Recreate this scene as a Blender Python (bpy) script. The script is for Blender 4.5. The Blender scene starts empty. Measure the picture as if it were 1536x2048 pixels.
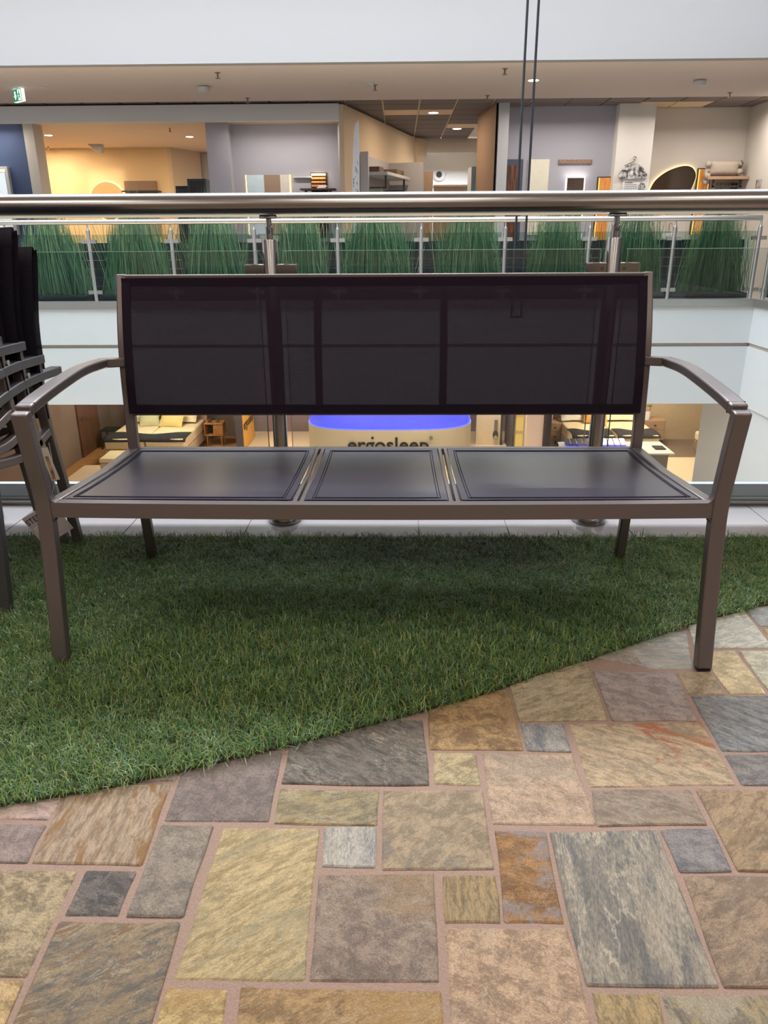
import bpy, bmesh, math, random
import numpy as np
from mathutils import Vector, Matrix
random.seed(7)
rng = np.random.default_rng(7)
SC = bpy.context.scene
COL = SC.collection

# ------------------------------------------------------------------ camera
cam = bpy.data.cameras.new('camera')
cam.sensor_fit = 'VERTICAL'
cam.sensor_height = 24.0
cam.lens = 24.0 * 1500.0 / 2048.0
cam.clip_start = 0.05
camo = bpy.data.objects.new('camera', cam)
COL.objects.link(camo)
_r = Vector((0.99982236, 0.0179884, -0.0056273))
_u = Vector((-0.0009641, 0.34697995, 0.93787205))
_f = Vector((-0.01882337, 0.93770002, -0.34693565))
_m = Matrix((_r, _u, -_f)).transposed().to_4x4()
_m.translation = (0, 0, 1.0)
camo.matrix_world = _m
SC.camera = camo

# ------------------------------------------------------------------ world, daylight, exposure
wd = bpy.data.worlds.new('sky')
SC.world = wd
wd.use_nodes = True
bg = wd.node_tree.nodes['Background']
bg.inputs[0].default_value = (0.80, 0.88, 1.0, 1)
bg.inputs[1].default_value = 1.0

def area(name, loc, rot, sx, sy, watt, rgb, disk=False, spread=math.pi):
    l = bpy.data.lights.new(name, 'AREA')
    l.shape = 'DISK' if disk else 'RECTANGLE'
    l.size = sx
    if not disk:
        l.size_y = sy
    l.energy = watt
    l.color = rgb
    l.spread = spread
    o = bpy.data.objects.new(name, l)
    o.location = loc
    o.rotation_euler = rot
    COL.objects.link(o)
    return o

WARM = (1.0, 0.80, 0.58)
WARMER = (1.0, 0.76, 0.50)
NEUT = (1.0, 0.92, 0.84)
area('skylight_daylight', (-2.0, 8.5, 9.6), (0, 0, 0), 13.0, 4.2, 3600, (0.87, 0.935, 1.0))
SC.view_settings.view_transform = 'Standard'
SC.view_settings.look = 'None'
SC.view_settings.gamma = 1.0
SC.view_settings.use_curve_mapping = False
SC.view_settings.exposure = 0.1
SC.cycles.use_denoising = True
SC.cycles.max_bounces = 7
SC.cycles.diffuse_bounces = 3
SC.cycles.glossy_bounces = 4
SC.cycles.transparent_max_bounces = 16
SC.cycles.caustics_reflective = False
SC.cycles.caustics_refractive = False
SC.cycles.sample_clamp_indirect = 6.0

# ------------------------------------------------------------------ materials
def lin(c):
    return tuple(((v / 255) / 12.92 if v / 255 <= 0.04045 else ((v / 255 + 0.055) / 1.055) ** 2.4) for v in c)

MATS = {}
def mat(name, rgb, rough=0.5, metal=0.0, var=0.08, scale=14.0, bump=0.0, bscale=120.0, emit=None, estr=0.0,
        spec=0.5, coat=0.0, alpha=1.0, stretch=(1, 1, 1), rgb2=None, detail=5.0):
    if name in MATS:
        return MATS[name]
    m = bpy.data.materials.new(name)
    m.use_nodes = True
    nt = m.node_tree
    p = nt.nodes['Principled BSDF']
    c = lin(rgb)
    p.inputs['Roughness'].default_value = rough
    p.inputs['Metallic'].default_value = metal
    p.inputs['Specular IOR Level'].default_value = spec
    p.inputs['Coat Weight'].default_value = coat
    p.inputs['Alpha'].default_value = alpha
    tc = nt.nodes.new('ShaderNodeTexCoord')
    mp = nt.nodes.new('ShaderNodeMapping')
    mp.inputs['Scale'].default_value = stretch
    nt.links.new(tc.outputs['Object'], mp.inputs[0])
    nz = nt.nodes.new('ShaderNodeTexNoise')
    nz.inputs['Scale'].default_value = scale
    nz.inputs['Detail'].default_value = detail
    nt.links.new(mp.outputs[0], nz.inputs['Vector'])
    mx = nt.nodes.new('ShaderNodeMix')
    mx.data_type = 'RGBA'
    if rgb2 is None:
        a = tuple(v * (1 - var) for v in c)
        b = tuple(min(1, v * (1 + var)) for v in c)
        nt.links.new(nz.outputs[0], mx.inputs['Factor'])
    else:
        a, b = c, lin(rgb2)
        rp = nt.nodes.new('ShaderNodeMapRange')
        rp.inputs[1].default_value = 0.38
        rp.inputs[2].default_value = 0.62
        nt.links.new(nz.outputs[0], rp.inputs[0])
        nt.links.new(rp.outputs[0], mx.inputs['Factor'])
    mx.inputs['A'].default_value = (*a, 1)
    mx.inputs['B'].default_value = (*b, 1)
    nt.links.new(mx.outputs['Result'], p.inputs['Base Color'])
    if bump > 0:
        n2 = nt.nodes.new('ShaderNodeTexNoise')
        n2.inputs['Scale'].default_value = bscale
        n2.inputs['Detail'].default_value = 4
        nt.links.new(mp.outputs[0], n2.inputs['Vector'])
        bp = nt.nodes.new('ShaderNodeBump')
        bp.inputs['Strength'].default_value = bump
        bp.inputs['Distance'].default_value = 0.004
        nt.links.new(n2.outputs[0], bp.inputs['Height'])
        nt.links.new(bp.outputs[0], p.inputs['Normal'])
    if emit is not None:
        p.inputs['Emission Color'].default_value = (*lin(emit), 1)
        p.inputs['Emission Strength'].default_value = estr
    MATS[name] = m
    return m

def glass_mat(name, tint, refl=1.0):
    m = bpy.data.materials.new(name)
    m.use_nodes = True
    nt = m.node_tree
    nt.nodes.remove(nt.nodes['Principled BSDF'])
    out = nt.nodes['Material Output']
    tr = nt.nodes.new('ShaderNodeBsdfTransparent')
    tr.inputs[0].default_value = (*tint, 1)
    gl = nt.nodes.new('ShaderNodeBsdfGlossy')
    gl.inputs['Roughness'].default_value = 0.02
    fr = nt.nodes.new('ShaderNodeFresnel')
    fr.inputs[0].default_value = 1.45
    ml = nt.nodes.new('ShaderNodeMath')
    ml.operation = 'MULTIPLY'
    ml.inputs[1].default_value = refl
    nt.links.new(fr.outputs[0], ml.inputs[0])
    mx = nt.nodes.new('ShaderNodeMixShader')
    nt.links.new(ml.outputs[0], mx.inputs[0])
    nt.links.new(tr.outputs[0], mx.inputs[1])
    nt.links.new(gl.outputs[0], mx.inputs[2])
    nt.links.new(mx.outputs[0], out.inputs[0])
    MATS[name] = m
    return m

def emis(name, rgb, s):
    return mat(name, (20, 20, 20), emit=rgb, estr=s, var=0.02)

def mesh_fabric(name, rgb, see, rough=0.42, ribs='Z', relief=0.25, spec=0.15, sheen=0.0):
    """woven sling textile: fine ribs, a little see-through between the threads"""
    m = bpy.data.materials.new(name)
    m.use_nodes = True
    nt = m.node_tree
    p = nt.nodes['Principled BSDF']
    out = nt.nodes['Material Output']
    tc = nt.nodes.new('ShaderNodeTexCoord')
    wv = nt.nodes.new('ShaderNodeTexWave')
    wv.bands_direction = ribs
    wv.inputs['Scale'].default_value = 95.0
    wv.inputs['Distortion'].default_value = 0.6
    wv.inputs['Detail'].default_value = 1.0
    nt.links.new(tc.outputs['Object'], wv.inputs[0])
    mp = nt.nodes.new('ShaderNodeMapping')
    mp.inputs['Scale'].default_value = (60, 60, 9) if ribs == 'Z' else (60, 9, 60)
    nt.links.new(tc.outputs['Object'], mp.inputs[0])
    nz = nt.nodes.new('ShaderNodeTexNoise')
    nz.inputs['Scale'].default_value = 4.0
    nz.inputs['Detail'].default_value = 6.0
    nt.links.new(mp.outputs[0], nz.inputs['Vector'])
    c = lin(rgb)
    mx = nt.nodes.new('ShaderNodeMix')
    mx.data_type = 'RGBA'
    mx.inputs['A'].default_value = (*[v * 0.75 for v in c], 1)
    mx.inputs['B'].default_value = (*[v * 1.3 for v in c], 1)
    nt.links.new(nz.outputs[0], mx.inputs['Factor'])
    nt.links.new(mx.outputs['Result'], p.inputs['Base Color'])
    p.inputs['Roughness'].default_value = rough
    p.inputs['Specular IOR Level'].default_value = spec
    p.inputs['Sheen Weight'].default_value = sheen
    p.inputs['Sheen Roughness'].default_value = 0.35
    bp = nt.nodes.new('ShaderNodeBump')
    bp.inputs['Strength'].default_value = relief
    bp.inputs['Distance'].default_value = 0.001
    nt.links.new(wv.outputs[0], bp.inputs['Height'])
    nt.links.new(bp.outputs[0], p.inputs['Normal'])
    tr = nt.nodes.new('ShaderNodeBsdfTransparent')
    mr = nt.nodes.new('ShaderNodeMapRange')
    mr.inputs[3].default_value = see * 0.5
    mr.inputs[4].default_value = see * 1.5
    nt.links.new(nz.outputs[0], mr.inputs[0])
    ms = nt.nodes.new('ShaderNodeMixShader')
    nt.links.new(mr.outputs[0], ms.inputs[0])
    nt.links.new(p.outputs[0], ms.inputs[1])
    nt.links.new(tr.outputs[0], ms.inputs[2])
    nt.links.new(ms.outputs[0], out.inputs[0])
    MATS[name] = m
    return m

def attr_mat(name, attr, rough=0.5, spec=0.5, trans=0.5):
    """colour comes from a per-blade colour attribute"""
    m = bpy.data.materials.new(name)
    m.use_nodes = True
    nt = m.node_tree
    p = nt.nodes['Principled BSDF']
    a = nt.nodes.new('ShaderNodeAttribute')
    a.attribute_name = attr
    nt.links.new(a.outputs['Color'], p.inputs['Base Color'])
    p.inputs['Roughness'].default_value = rough
    p.inputs['Specular IOR Level'].default_value = spec
    tl = nt.nodes.new('ShaderNodeBsdfTranslucent')
    nt.links.new(a.outputs['Color'], tl.inputs[0])
    ms = nt.nodes.new('ShaderNodeMixShader')
    ms.inputs[0].default_value = trans
    nt.links.new(p.outputs[0], ms.inputs[1])
    nt.links.new(tl.outputs[0], ms.inputs[2])
    nt.links.new(ms.outputs[0], nt.nodes['Material Output'].inputs[0])
    MATS[name] = m
    return m

def stone_mat():
    m = bpy.data.materials.new('quartzite')
    m.use_nodes = True
    nt = m.node_tree
    L = nt.links.new
    N = lambda t: nt.nodes.new(t)
    p = nt.nodes['Principled BSDF']
    def oattr(n):
        a = N('ShaderNodeAttribute'); a.attribute_type = 'OBJECT'; a.attribute_name = n
        return a
    tc = N('ShaderNodeTexCoord')
    oi = N('ShaderNodeObjectInfo')
    cb = N('ShaderNodeCombineXYZ')
    ml = N('ShaderNodeMath'); ml.operation = 'MULTIPLY'; ml.inputs[1].default_value = 37.0
    L(oi.outputs['Random'], ml.inputs[0]); L(ml.outputs[0], cb.inputs[2])
    rt = N('ShaderNodeVectorRotate'); rt.rotation_type = 'Z_AXIS'
    L(tc.outputs['Object'], rt.inputs['Vector']); L(oattr('grain_angle').outputs['Fac'], rt.inputs['Angle'])
    st = N('ShaderNodeCombineXYZ'); st.inputs[0].default_value = 1.0; st.inputs[2].default_value = 1.0
    L(oattr('grain_stretch').outputs['Fac'], st.inputs[1])
    vm = N('ShaderNodeVectorMath'); vm.operation = 'MULTIPLY'
    L(rt.outputs[0], vm.inputs[0]); L(st.outputs[0], vm.inputs[1])
    va = N('ShaderNodeVectorMath'); va.operation = 'ADD'
    L(vm.outputs[0], va.inputs[0]); L(cb.outputs[0], va.inputs[1])
    def noise(sc, det, rgh=0.6, dist=0.0):
        n = N('ShaderNodeTexNoise')
        n.inputs['Scale'].default_value = sc; n.inputs['Detail'].default_value = det
        n.inputs['Roughness'].default_value = rgh; n.inputs['Distortion'].default_value = dist
        L(va.outputs[0], n.inputs['Vector'])
        return n
    def rng_(src, a, b, c=0.0, d=1.0):
        r = N('ShaderNodeMapRange'); r.interpolation_type = 'SMOOTHSTEP'
        r.inputs[1].default_value = a; r.inputs[2].default_value = b
        r.inputs[3].default_value = c; r.inputs[4].default_value = d
        L(src, r.inputs[0]); return r.outputs[0]
    def mixc(f, a, b, mode='MIX'):
        x = N('ShaderNodeMix'); x.data_type = 'RGBA'; x.blend_type = mode
        L(f, x.inputs['Factor'])
        L(a, x.inputs['A']); L(b, x.inputs['B'])
        return x.outputs['Result']
    big = noise(4.0, 9.0, 0.7, 0.8)
    med = noise(24.0, 12.0, 0.82, 0.35)
    fine = noise(330.0, 5.0, 0.8)
    vein = noise(11.0, 12.0, 0.7, 0.9)
    c1 = oattr('tone_a').outputs['Color']; c2 = oattr('tone_b').outputs['Color']; c3 = oattr('tone_c').outputs['Color']
    a = mixc(rng_(med.outputs[0], 0.41, 0.59), c1, c2)
    # patches of the third tone with a shape of their own
    am = N('ShaderNodeMath'); am.operation = 'MULTIPLY'
    L(rng_(big.outputs[0], 0.52, 0.60), am.inputs[0]); L(oattr('patch').outputs['Fac'], am.inputs[1])
    b = mixc(am.outputs[0], a, c3)
    # pale crystal streaks
    vsub = N('ShaderNodeMath'); vsub.operation = 'SUBTRACT'; vsub.inputs[1].default_value = 0.5
    L(vein.outputs[0], vsub.inputs[0])
    vab = N('ShaderNodeMath'); vab.operation = 'ABSOLUTE'; L(vsub.outputs[0], vab.inputs[0])
    vm2 = N('ShaderNodeMath'); vm2.operation = 'MULTIPLY'
    L(rng_(vab.outputs[0], 0.0, 0.024, 1.0, 0.0), vm2.inputs[0]); L(rng_(big.outputs[0], 0.38, 0.58, 0.08, 0.62), vm2.inputs[1])
    pale = N('ShaderNodeRGB'); pale.outputs[0].default_value = (*lin((214, 202, 178)), 1)
    vm3 = N('ShaderNodeMath'); vm3.operation = 'MULTIPLY'
    L(vm2.outputs[0], vm3.inputs[0]); L(oattr('vein').outputs['Fac'], vm3.inputs[1])
    c = mixc(vm3.outputs[0], b, pale.outputs[0])
    # fine mineral speckle
    sp = N('ShaderNodeMapRange'); sp.inputs[1].default_value = 0.25; sp.inputs[2].default_value = 0.75
    sp.inputs[3].default_value = 0.42; sp.inputs[4].default_value = 1.56
    L(fine.outputs[0], sp.inputs[0])
    mlt = N('ShaderNodeVectorMath'); mlt.operation = 'SCALE'
    L(c, mlt.inputs[0]); L(sp.outputs[0], mlt.inputs['Scale'])
    L(mlt.outputs[0], p.inputs['Base Color'])
    p.inputs['Roughness'].default_value = 0.62
    p.inputs['Specular IOR Level'].default_value = 0.35
    hs = N('ShaderNodeMath'); hs.operation = 'MULTIPLY_ADD'; hs.inputs[1].default_value = 0.22
    L(fine.outputs[0], hs.inputs[0]); L(med.outputs[0], hs.inputs[2])
    bp = N('ShaderNodeBump'); bp.inputs['Strength'].default_value = 0.9; bp.inputs['Distance'].default_value = 0.009
    L(hs.outputs[0], bp.inputs['Height']); L(bp.outputs[0], p.inputs['Normal'])
    return m

STEEL = mat('brushed_steel', (148, 146, 145), rough=0.25, metal=1.0, var=0.05, scale=60, stretch=(0.3, 8, 8))
STEELF = mat('satin_steel', (186, 185, 182), rough=0.34, metal=1.0, var=0.03)
FRAME = mat('bronze_grey_powder_coat', (104, 95, 94), rough=0.33, metal=0.5, var=0.04, scale=200, bump=0.03, bscale=900)
DKFRAME = mat('graphite_powder_coat', (78, 76, 80), rough=0.38, metal=0.4, var=0.04, scale=200)
SEATF = mesh_fabric('seat_sling_textile', (44, 39, 52), 0.012, rough=0.30, ribs='Y', relief=0.02, spec=0.8, sheen=0.0)
BACKF = mesh_fabric('back_sling_textile', (30, 20, 33), 0.022, rough=0.6, spec=0.1)
HEM = mat('sling_hem', (28, 20, 31), rough=0.7, var=0.1, scale=300, spec=0.1)
CHAIRF = mesh_fabric('chair_sling_textile', (30, 27, 36), 0.015, rough=0.5)
BLACKR = mat('black_plastic', (22, 22, 24), rough=0.5)
WHITE = mat('white_paint', (192, 194, 197), rough=0.6, var=0.012, scale=3)
SOFFIT = mat('soffit_paint', (206, 193, 187), rough=0.8, var=0.015, scale=2)
GLASSN = glass_mat('clear_glass', (0.90, 0.93, 0.935), 1.0)
GLASSF = glass_mat('balustrade_glass', (0.74, 0.85, 0.83), 1.0)
GLASSE = mat('glass_edge', (150, 180, 172), rough=0.15, var=0.02)
STONE = stone_mat()
MORTAR = mat('pink_grey_mortar', (148, 124, 111), rough=0.9, var=0.28, scale=240, bump=0.7, bscale=420)
TILE = mat('polished_grey_tile', (150, 146, 146), rough=0.16, var=0.05, scale=9, rgb2=None)

# ------------------------------------------------------------------ mesh helpers
class MB:
    def __init__(s):
        s.v = []; s.f = []
    def add(s, vs, fs):
        o = len(s.v)
        s.v += [tuple(map(float, v)) for v in vs]
        s.f += [tuple(i + o for i in f) for f in fs]
        return s
    def box(s, x0, x1, y0, y1, z0, z1):
        vs = [(x, y, z) for z in (z0, z1) for y in (y0, y1) for x in (x0, x1)]
        return s.add(vs, [(0, 2, 3, 1), (4, 5, 7, 6), (0, 1, 5, 4), (2, 6, 7, 3), (0, 4, 6, 2), (1, 3, 7, 5)])
    def sweep(s, path, w, h, ref=(0, 0, 1), taper=None):
        """rectangular tube along a path; w lies along ref, h across it"""
        P = [Vector(p) for p in path]
        n = len(P); vs = []; fs = []
        for i in range(n):
            if i == 0: t = P[1] - P[0]
            elif i == n - 1: t = P[-1] - P[-2]
            else: t = (P[i + 1] - P[i]).normalized() + (P[i] - P[i - 1]).normalized()
            t.normalize()
            a = Vector(ref); a = (a - t * a.dot(t)).normalized()
            b = t.cross(a)
            k = 1.0
            if 0 < i < n - 1:
                cs = (P[i + 1] - P[i]).normalized().dot(t)
                k = 1 / max(0.5, cs)
            ww = w if taper is None else w * taper[i]
            for sa, sb in ((-1, -1), (1, -1), (1, 1), (-1, 1)):
                vs.append(P[i] + a * sa * ww / 2 + b * sb * h / 2 * k)
        for i in range(n - 1):
            for j in range(4):
                k2 = (j + 1) % 4
                fs.append((i * 4 + j, i * 4 + k2, i * 4 + 4 + k2, i * 4 + 4 + j))
        fs.append((3, 2, 1, 0)); fs.append(tuple((n - 1) * 4 + j for j in range(4)))
        return s.add(vs, fs)
    def tube(s, path, r, n=12, caps=True):
        P = [Vector(p) for p in path]
        R = r if isinstance(r, (list, tuple)) else [r] * len(P)
        vs = []; fs = []
        for i in range(len(P)):
            if i == 0: t = P[1] - P[0]
            elif i == len(P) - 1: t = P[-1] - P[-2]
            else: t = (P[i + 1] - P[i]).normalized() + (P[i] - P[i - 1]).normalized()
            t.normalize()
            a = Vector((1, 0, 0)) if abs(t.x) < 0.8 else Vector((0, 0, 1))
            a = (a - t * a.dot(t)).normalized(); b = t.cross(a)
            for k in range(n):
                th = 2 * math.pi * k / n
                vs.append(P[i] + (a * math.cos(th) + b * math.sin(th)) * R[i])
        for i in range(len(P) - 1):
            for k in range(n):
                k2 = (k + 1) % n
                fs.append((i * n + k, i * n + k2, i * n + n + k2, i * n + n + k))
        if caps:
            fs.append(tuple(reversed(range(n)))); fs.append(tuple((len(P) - 1) * n + k for k in range(n)))
        return s.add(vs, fs)
    def lathe(s, prof, c=(0, 0, 0), n=20):
        """profile of (radius, z) turned about a vertical axis"""
        vs = []; fs = []
        for r, z in prof:
            for k in range(n):
                th = 2 * math.pi * k / n
                vs.append((c[0] + r * math.cos(th), c[1] + r * math.sin(th), c[2] + z))
        for i in range(len(prof) - 1):
            for k in range(n):
                k2 = (k + 1) % n
                fs.append((i * n + k, i * n + k2, i * n + n + k2, i * n + n + k))
        fs.append(tuple(reversed(range(n)))); fs.append(tuple((len(prof) - 1) * n + k for k in range(n)))
        return s.add(vs, fs)
    def prism(s, poly, z0, z1):
        n = len(poly)
        vs = [(p[0], p[1], z0) for p in poly] + [(p[0], p[1], z1) for p in poly]
        fs = [tuple(reversed(range(n))), tuple(range(n, 2 * n))] + [(i, (i + 1) % n, n + (i + 1) % n, n + i) for i in range(n)]
        return s.add(vs, fs)
    def slab_y(s, poly, y0, y1):
        """outline in X-Z, thickness along Y"""
        n = len(poly)
        vs = [(p[0], y0, p[1]) for p in poly] + [(p[0], y1, p[1]) for p in poly]
        fs = [tuple(range(n)), tuple(reversed(range(n, 2 * n)))] + [(i, n + i, n + (i + 1) % n, (i + 1) % n) for i in range(n)]
        return s.add(vs, fs)
    def slab_x(s, poly, x0, x1):
        n = len(poly)
        vs = [(x0, p[0], p[1]) for p in poly] + [(x1, p[0], p[1]) for p in poly]
        fs = [tuple(range(n)), tuple(reversed(range(n, 2 * n)))] + [(i, n + i, n + (i + 1) % n, (i + 1) % n) for i in range(n)]
        return s.add(vs, fs)
    def disc_y(s, cx, cz, rx, rz, y0, y1, n=24):
        return s.slab_y([(cx + rx * math.cos(2 * math.pi * k / n), cz + rz * math.sin(2 * math.pi * k / n)) for k in range(n)], y0, y1)
    def cushion(s, cx, cy, cz, lx, ly, lz, nx=10, ny=10, rot=0.0, tilt=0.0, puff=0.6):
        """soft pillow, pinched at the rim"""
        vs = []; fs = []
        M = Matrix.Rotation(rot, 3, 'Z') @ Matrix.Rotation(tilt, 3, 'X')
        for side in (1, -1):
            o = len(vs)
            for j in range(ny + 1):
                for i in range(nx + 1):
                    u = 2 * i / nx - 1; v = 2 * j / ny - 1
                    e = ((1 - abs(u) ** 3.0) * (1 - abs(v) ** 3.0)) ** puff
                    sh = 1 - 0.06 * (1 - abs(v)) * abs(u) ** 2 - 0.06 * (1 - abs(u)) * abs(v) ** 2
                    q = M @ Vector((u * lx / 2 * sh, v * ly / 2 * sh, side * e * lz / 2))
                    vs.append((cx + q.x, cy + q.y, cz + q.z))
            for j in range(ny):
                for i in range(nx):
                    a = o + j * (nx + 1) + i
                    q = (a, a + 1, a + nx + 2, a + nx + 1)
                    fs.append(q if side > 0 else q[::-1])
        return s.add(vs, fs)
    def mesh(s, name, smooth=None):
        me = bpy.data.meshes.new(name)
        me.from_pydata(s.v, [], s.f)
        me.validate()
        bm = bmesh.new(); bm.from_mesh(me)
        bmesh.ops.recalc_face_normals(bm, faces=bm.faces)
        bm.to_mesh(me); bm.free()
        if smooth is not None:
            me.shade_smooth()
            me.set_sharp_from_angle(angle=math.radians(smooth))
        return me
    def build(s, name, m, parent=None, smooth=None, bevel=0.0, seg=2):
        o = bpy.data.objects.new(name, s.mesh(name, smooth))
        COL.objects.link(o)
        o.data.materials.append(m)
        if parent is not None:
            o.parent = parent
        if bevel > 0:
            md = o.modifiers.new('edge', 'BEVEL')
            md.width = bevel; md.segments = seg; md.limit_method = 'ANGLE'; md.angle_limit = math.radians(35)
            if smooth is None:
                o.data.shade_smooth(); o.data.set_sharp_from_angle(angle=math.radians(50))
        return o

def tag(o, label, cat, group=None):
    o['label'] = label; o['category'] = cat
    if group: o['group'] = group
    return o
def thing(name, label, cat, loc=(0, 0, 0), group=None, rz=0.0):
    o = bpy.data.objects.new(name, None)
    COL.objects.link(o)
    o.location = loc; o.rotation_euler.z = rz
    o.empty_display_size = 0.1
    return tag(o, label, cat, group)
def struct(o):
    o['kind'] = 'structure'
    return o
def clone(o, parent=None):
    c = o.copy(); COL.objects.link(c); c.parent = parent
    for ch in o.children:
        clone(ch, c)
    return c
def smooth_path(pts, n=6):
    P = [np.array(p, float) for p in pts]
    P = [2 * P[0] - P[1]] + P + [2 * P[-1] - P[-2]]
    out = []
    for i in range(1, len(P) - 2):
        for k in range(n):
            t = k / n
            a, b, c, d = P[i - 1], P[i], P[i + 1], P[i + 2]
            out.append(0.5 * (2 * b + (c - a) * t + (2 * a - 5 * b + 4 * c - d) * t * t + (3 * b - a - 3 * c + d) * t ** 3))
    out.append(P[-2])
    return [tuple(p) for p in out]
def text_mesh(body, size, extrude, name='lettering', bold=0.0, width=None):
    cu = bpy.data.curves.new(name, 'FONT')
    cu.body = body; cu.size = size; cu.extrude = extrude; cu.offset = bold
    cu.align_x = 'CENTER'; cu.align_y = 'CENTER'; cu.resolution_u = 4
    t = bpy.data.objects.new(name, cu)
    COL.objects.link(t)
    bpy.context.view_layer.update()
    me = bpy.data.meshes.new_from_object(t.evaluated_get(bpy.context.evaluated_depsgraph_get()))
    bpy.data.objects.remove(t)
    if width:
        xs = [v.co.x for v in me.vertices]
        k = width / (max(xs) - min(xs)); c = (max(xs) + min(xs)) / 2
        for v in me.vertices:
            v.co.x = (v.co.x - c) * k; v.co.y *= k
    me.name = name
    return me
def lettering(body, size, loc, rot, m, parent, bold=0.0, width=None, extrude=0.002):
    o = bpy.data.objects.new('lettering', text_mesh(body, size, extrude, bold=bold, width=width))
    COL.objects.link(o)
    o.data.materials.append(m)
    o.location = loc; o.rotation_euler = rot; o.parent = parent
    return o

def base(t, loc):
    """put the thing's empty at its base; parts were modelled in world coordinates"""
    t.location = loc
    for ch in t.children:
        ch.location = Vector(ch.location) - Vector(loc)
    return t

# ================================================================== THE BUILDING
BEIGE = mat('beige_wall', (214, 192, 164), rough=0.8, var=0.02, scale=3)
CREAM = mat('cream_wall', (226, 200, 158), rough=0.8, var=0.02, scale=3)
GREYB = mat('blue_grey_wall', (168, 166, 176), rough=0.8, var=0.02, scale=3)
NAVY = mat('navy_wall', (62, 78, 112), rough=0.7, var=0.03, scale=3)
GREIGE = mat('greige_wall', (206, 198, 188), rough=0.8, var=0.02, scale=3)
BROWNW = mat('brown_wall', (150, 122, 100), rough=0.8, var=0.03, scale=3)
DARKTRIM = mat('dark_trim', (64, 62, 66), rough=0.5)

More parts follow.
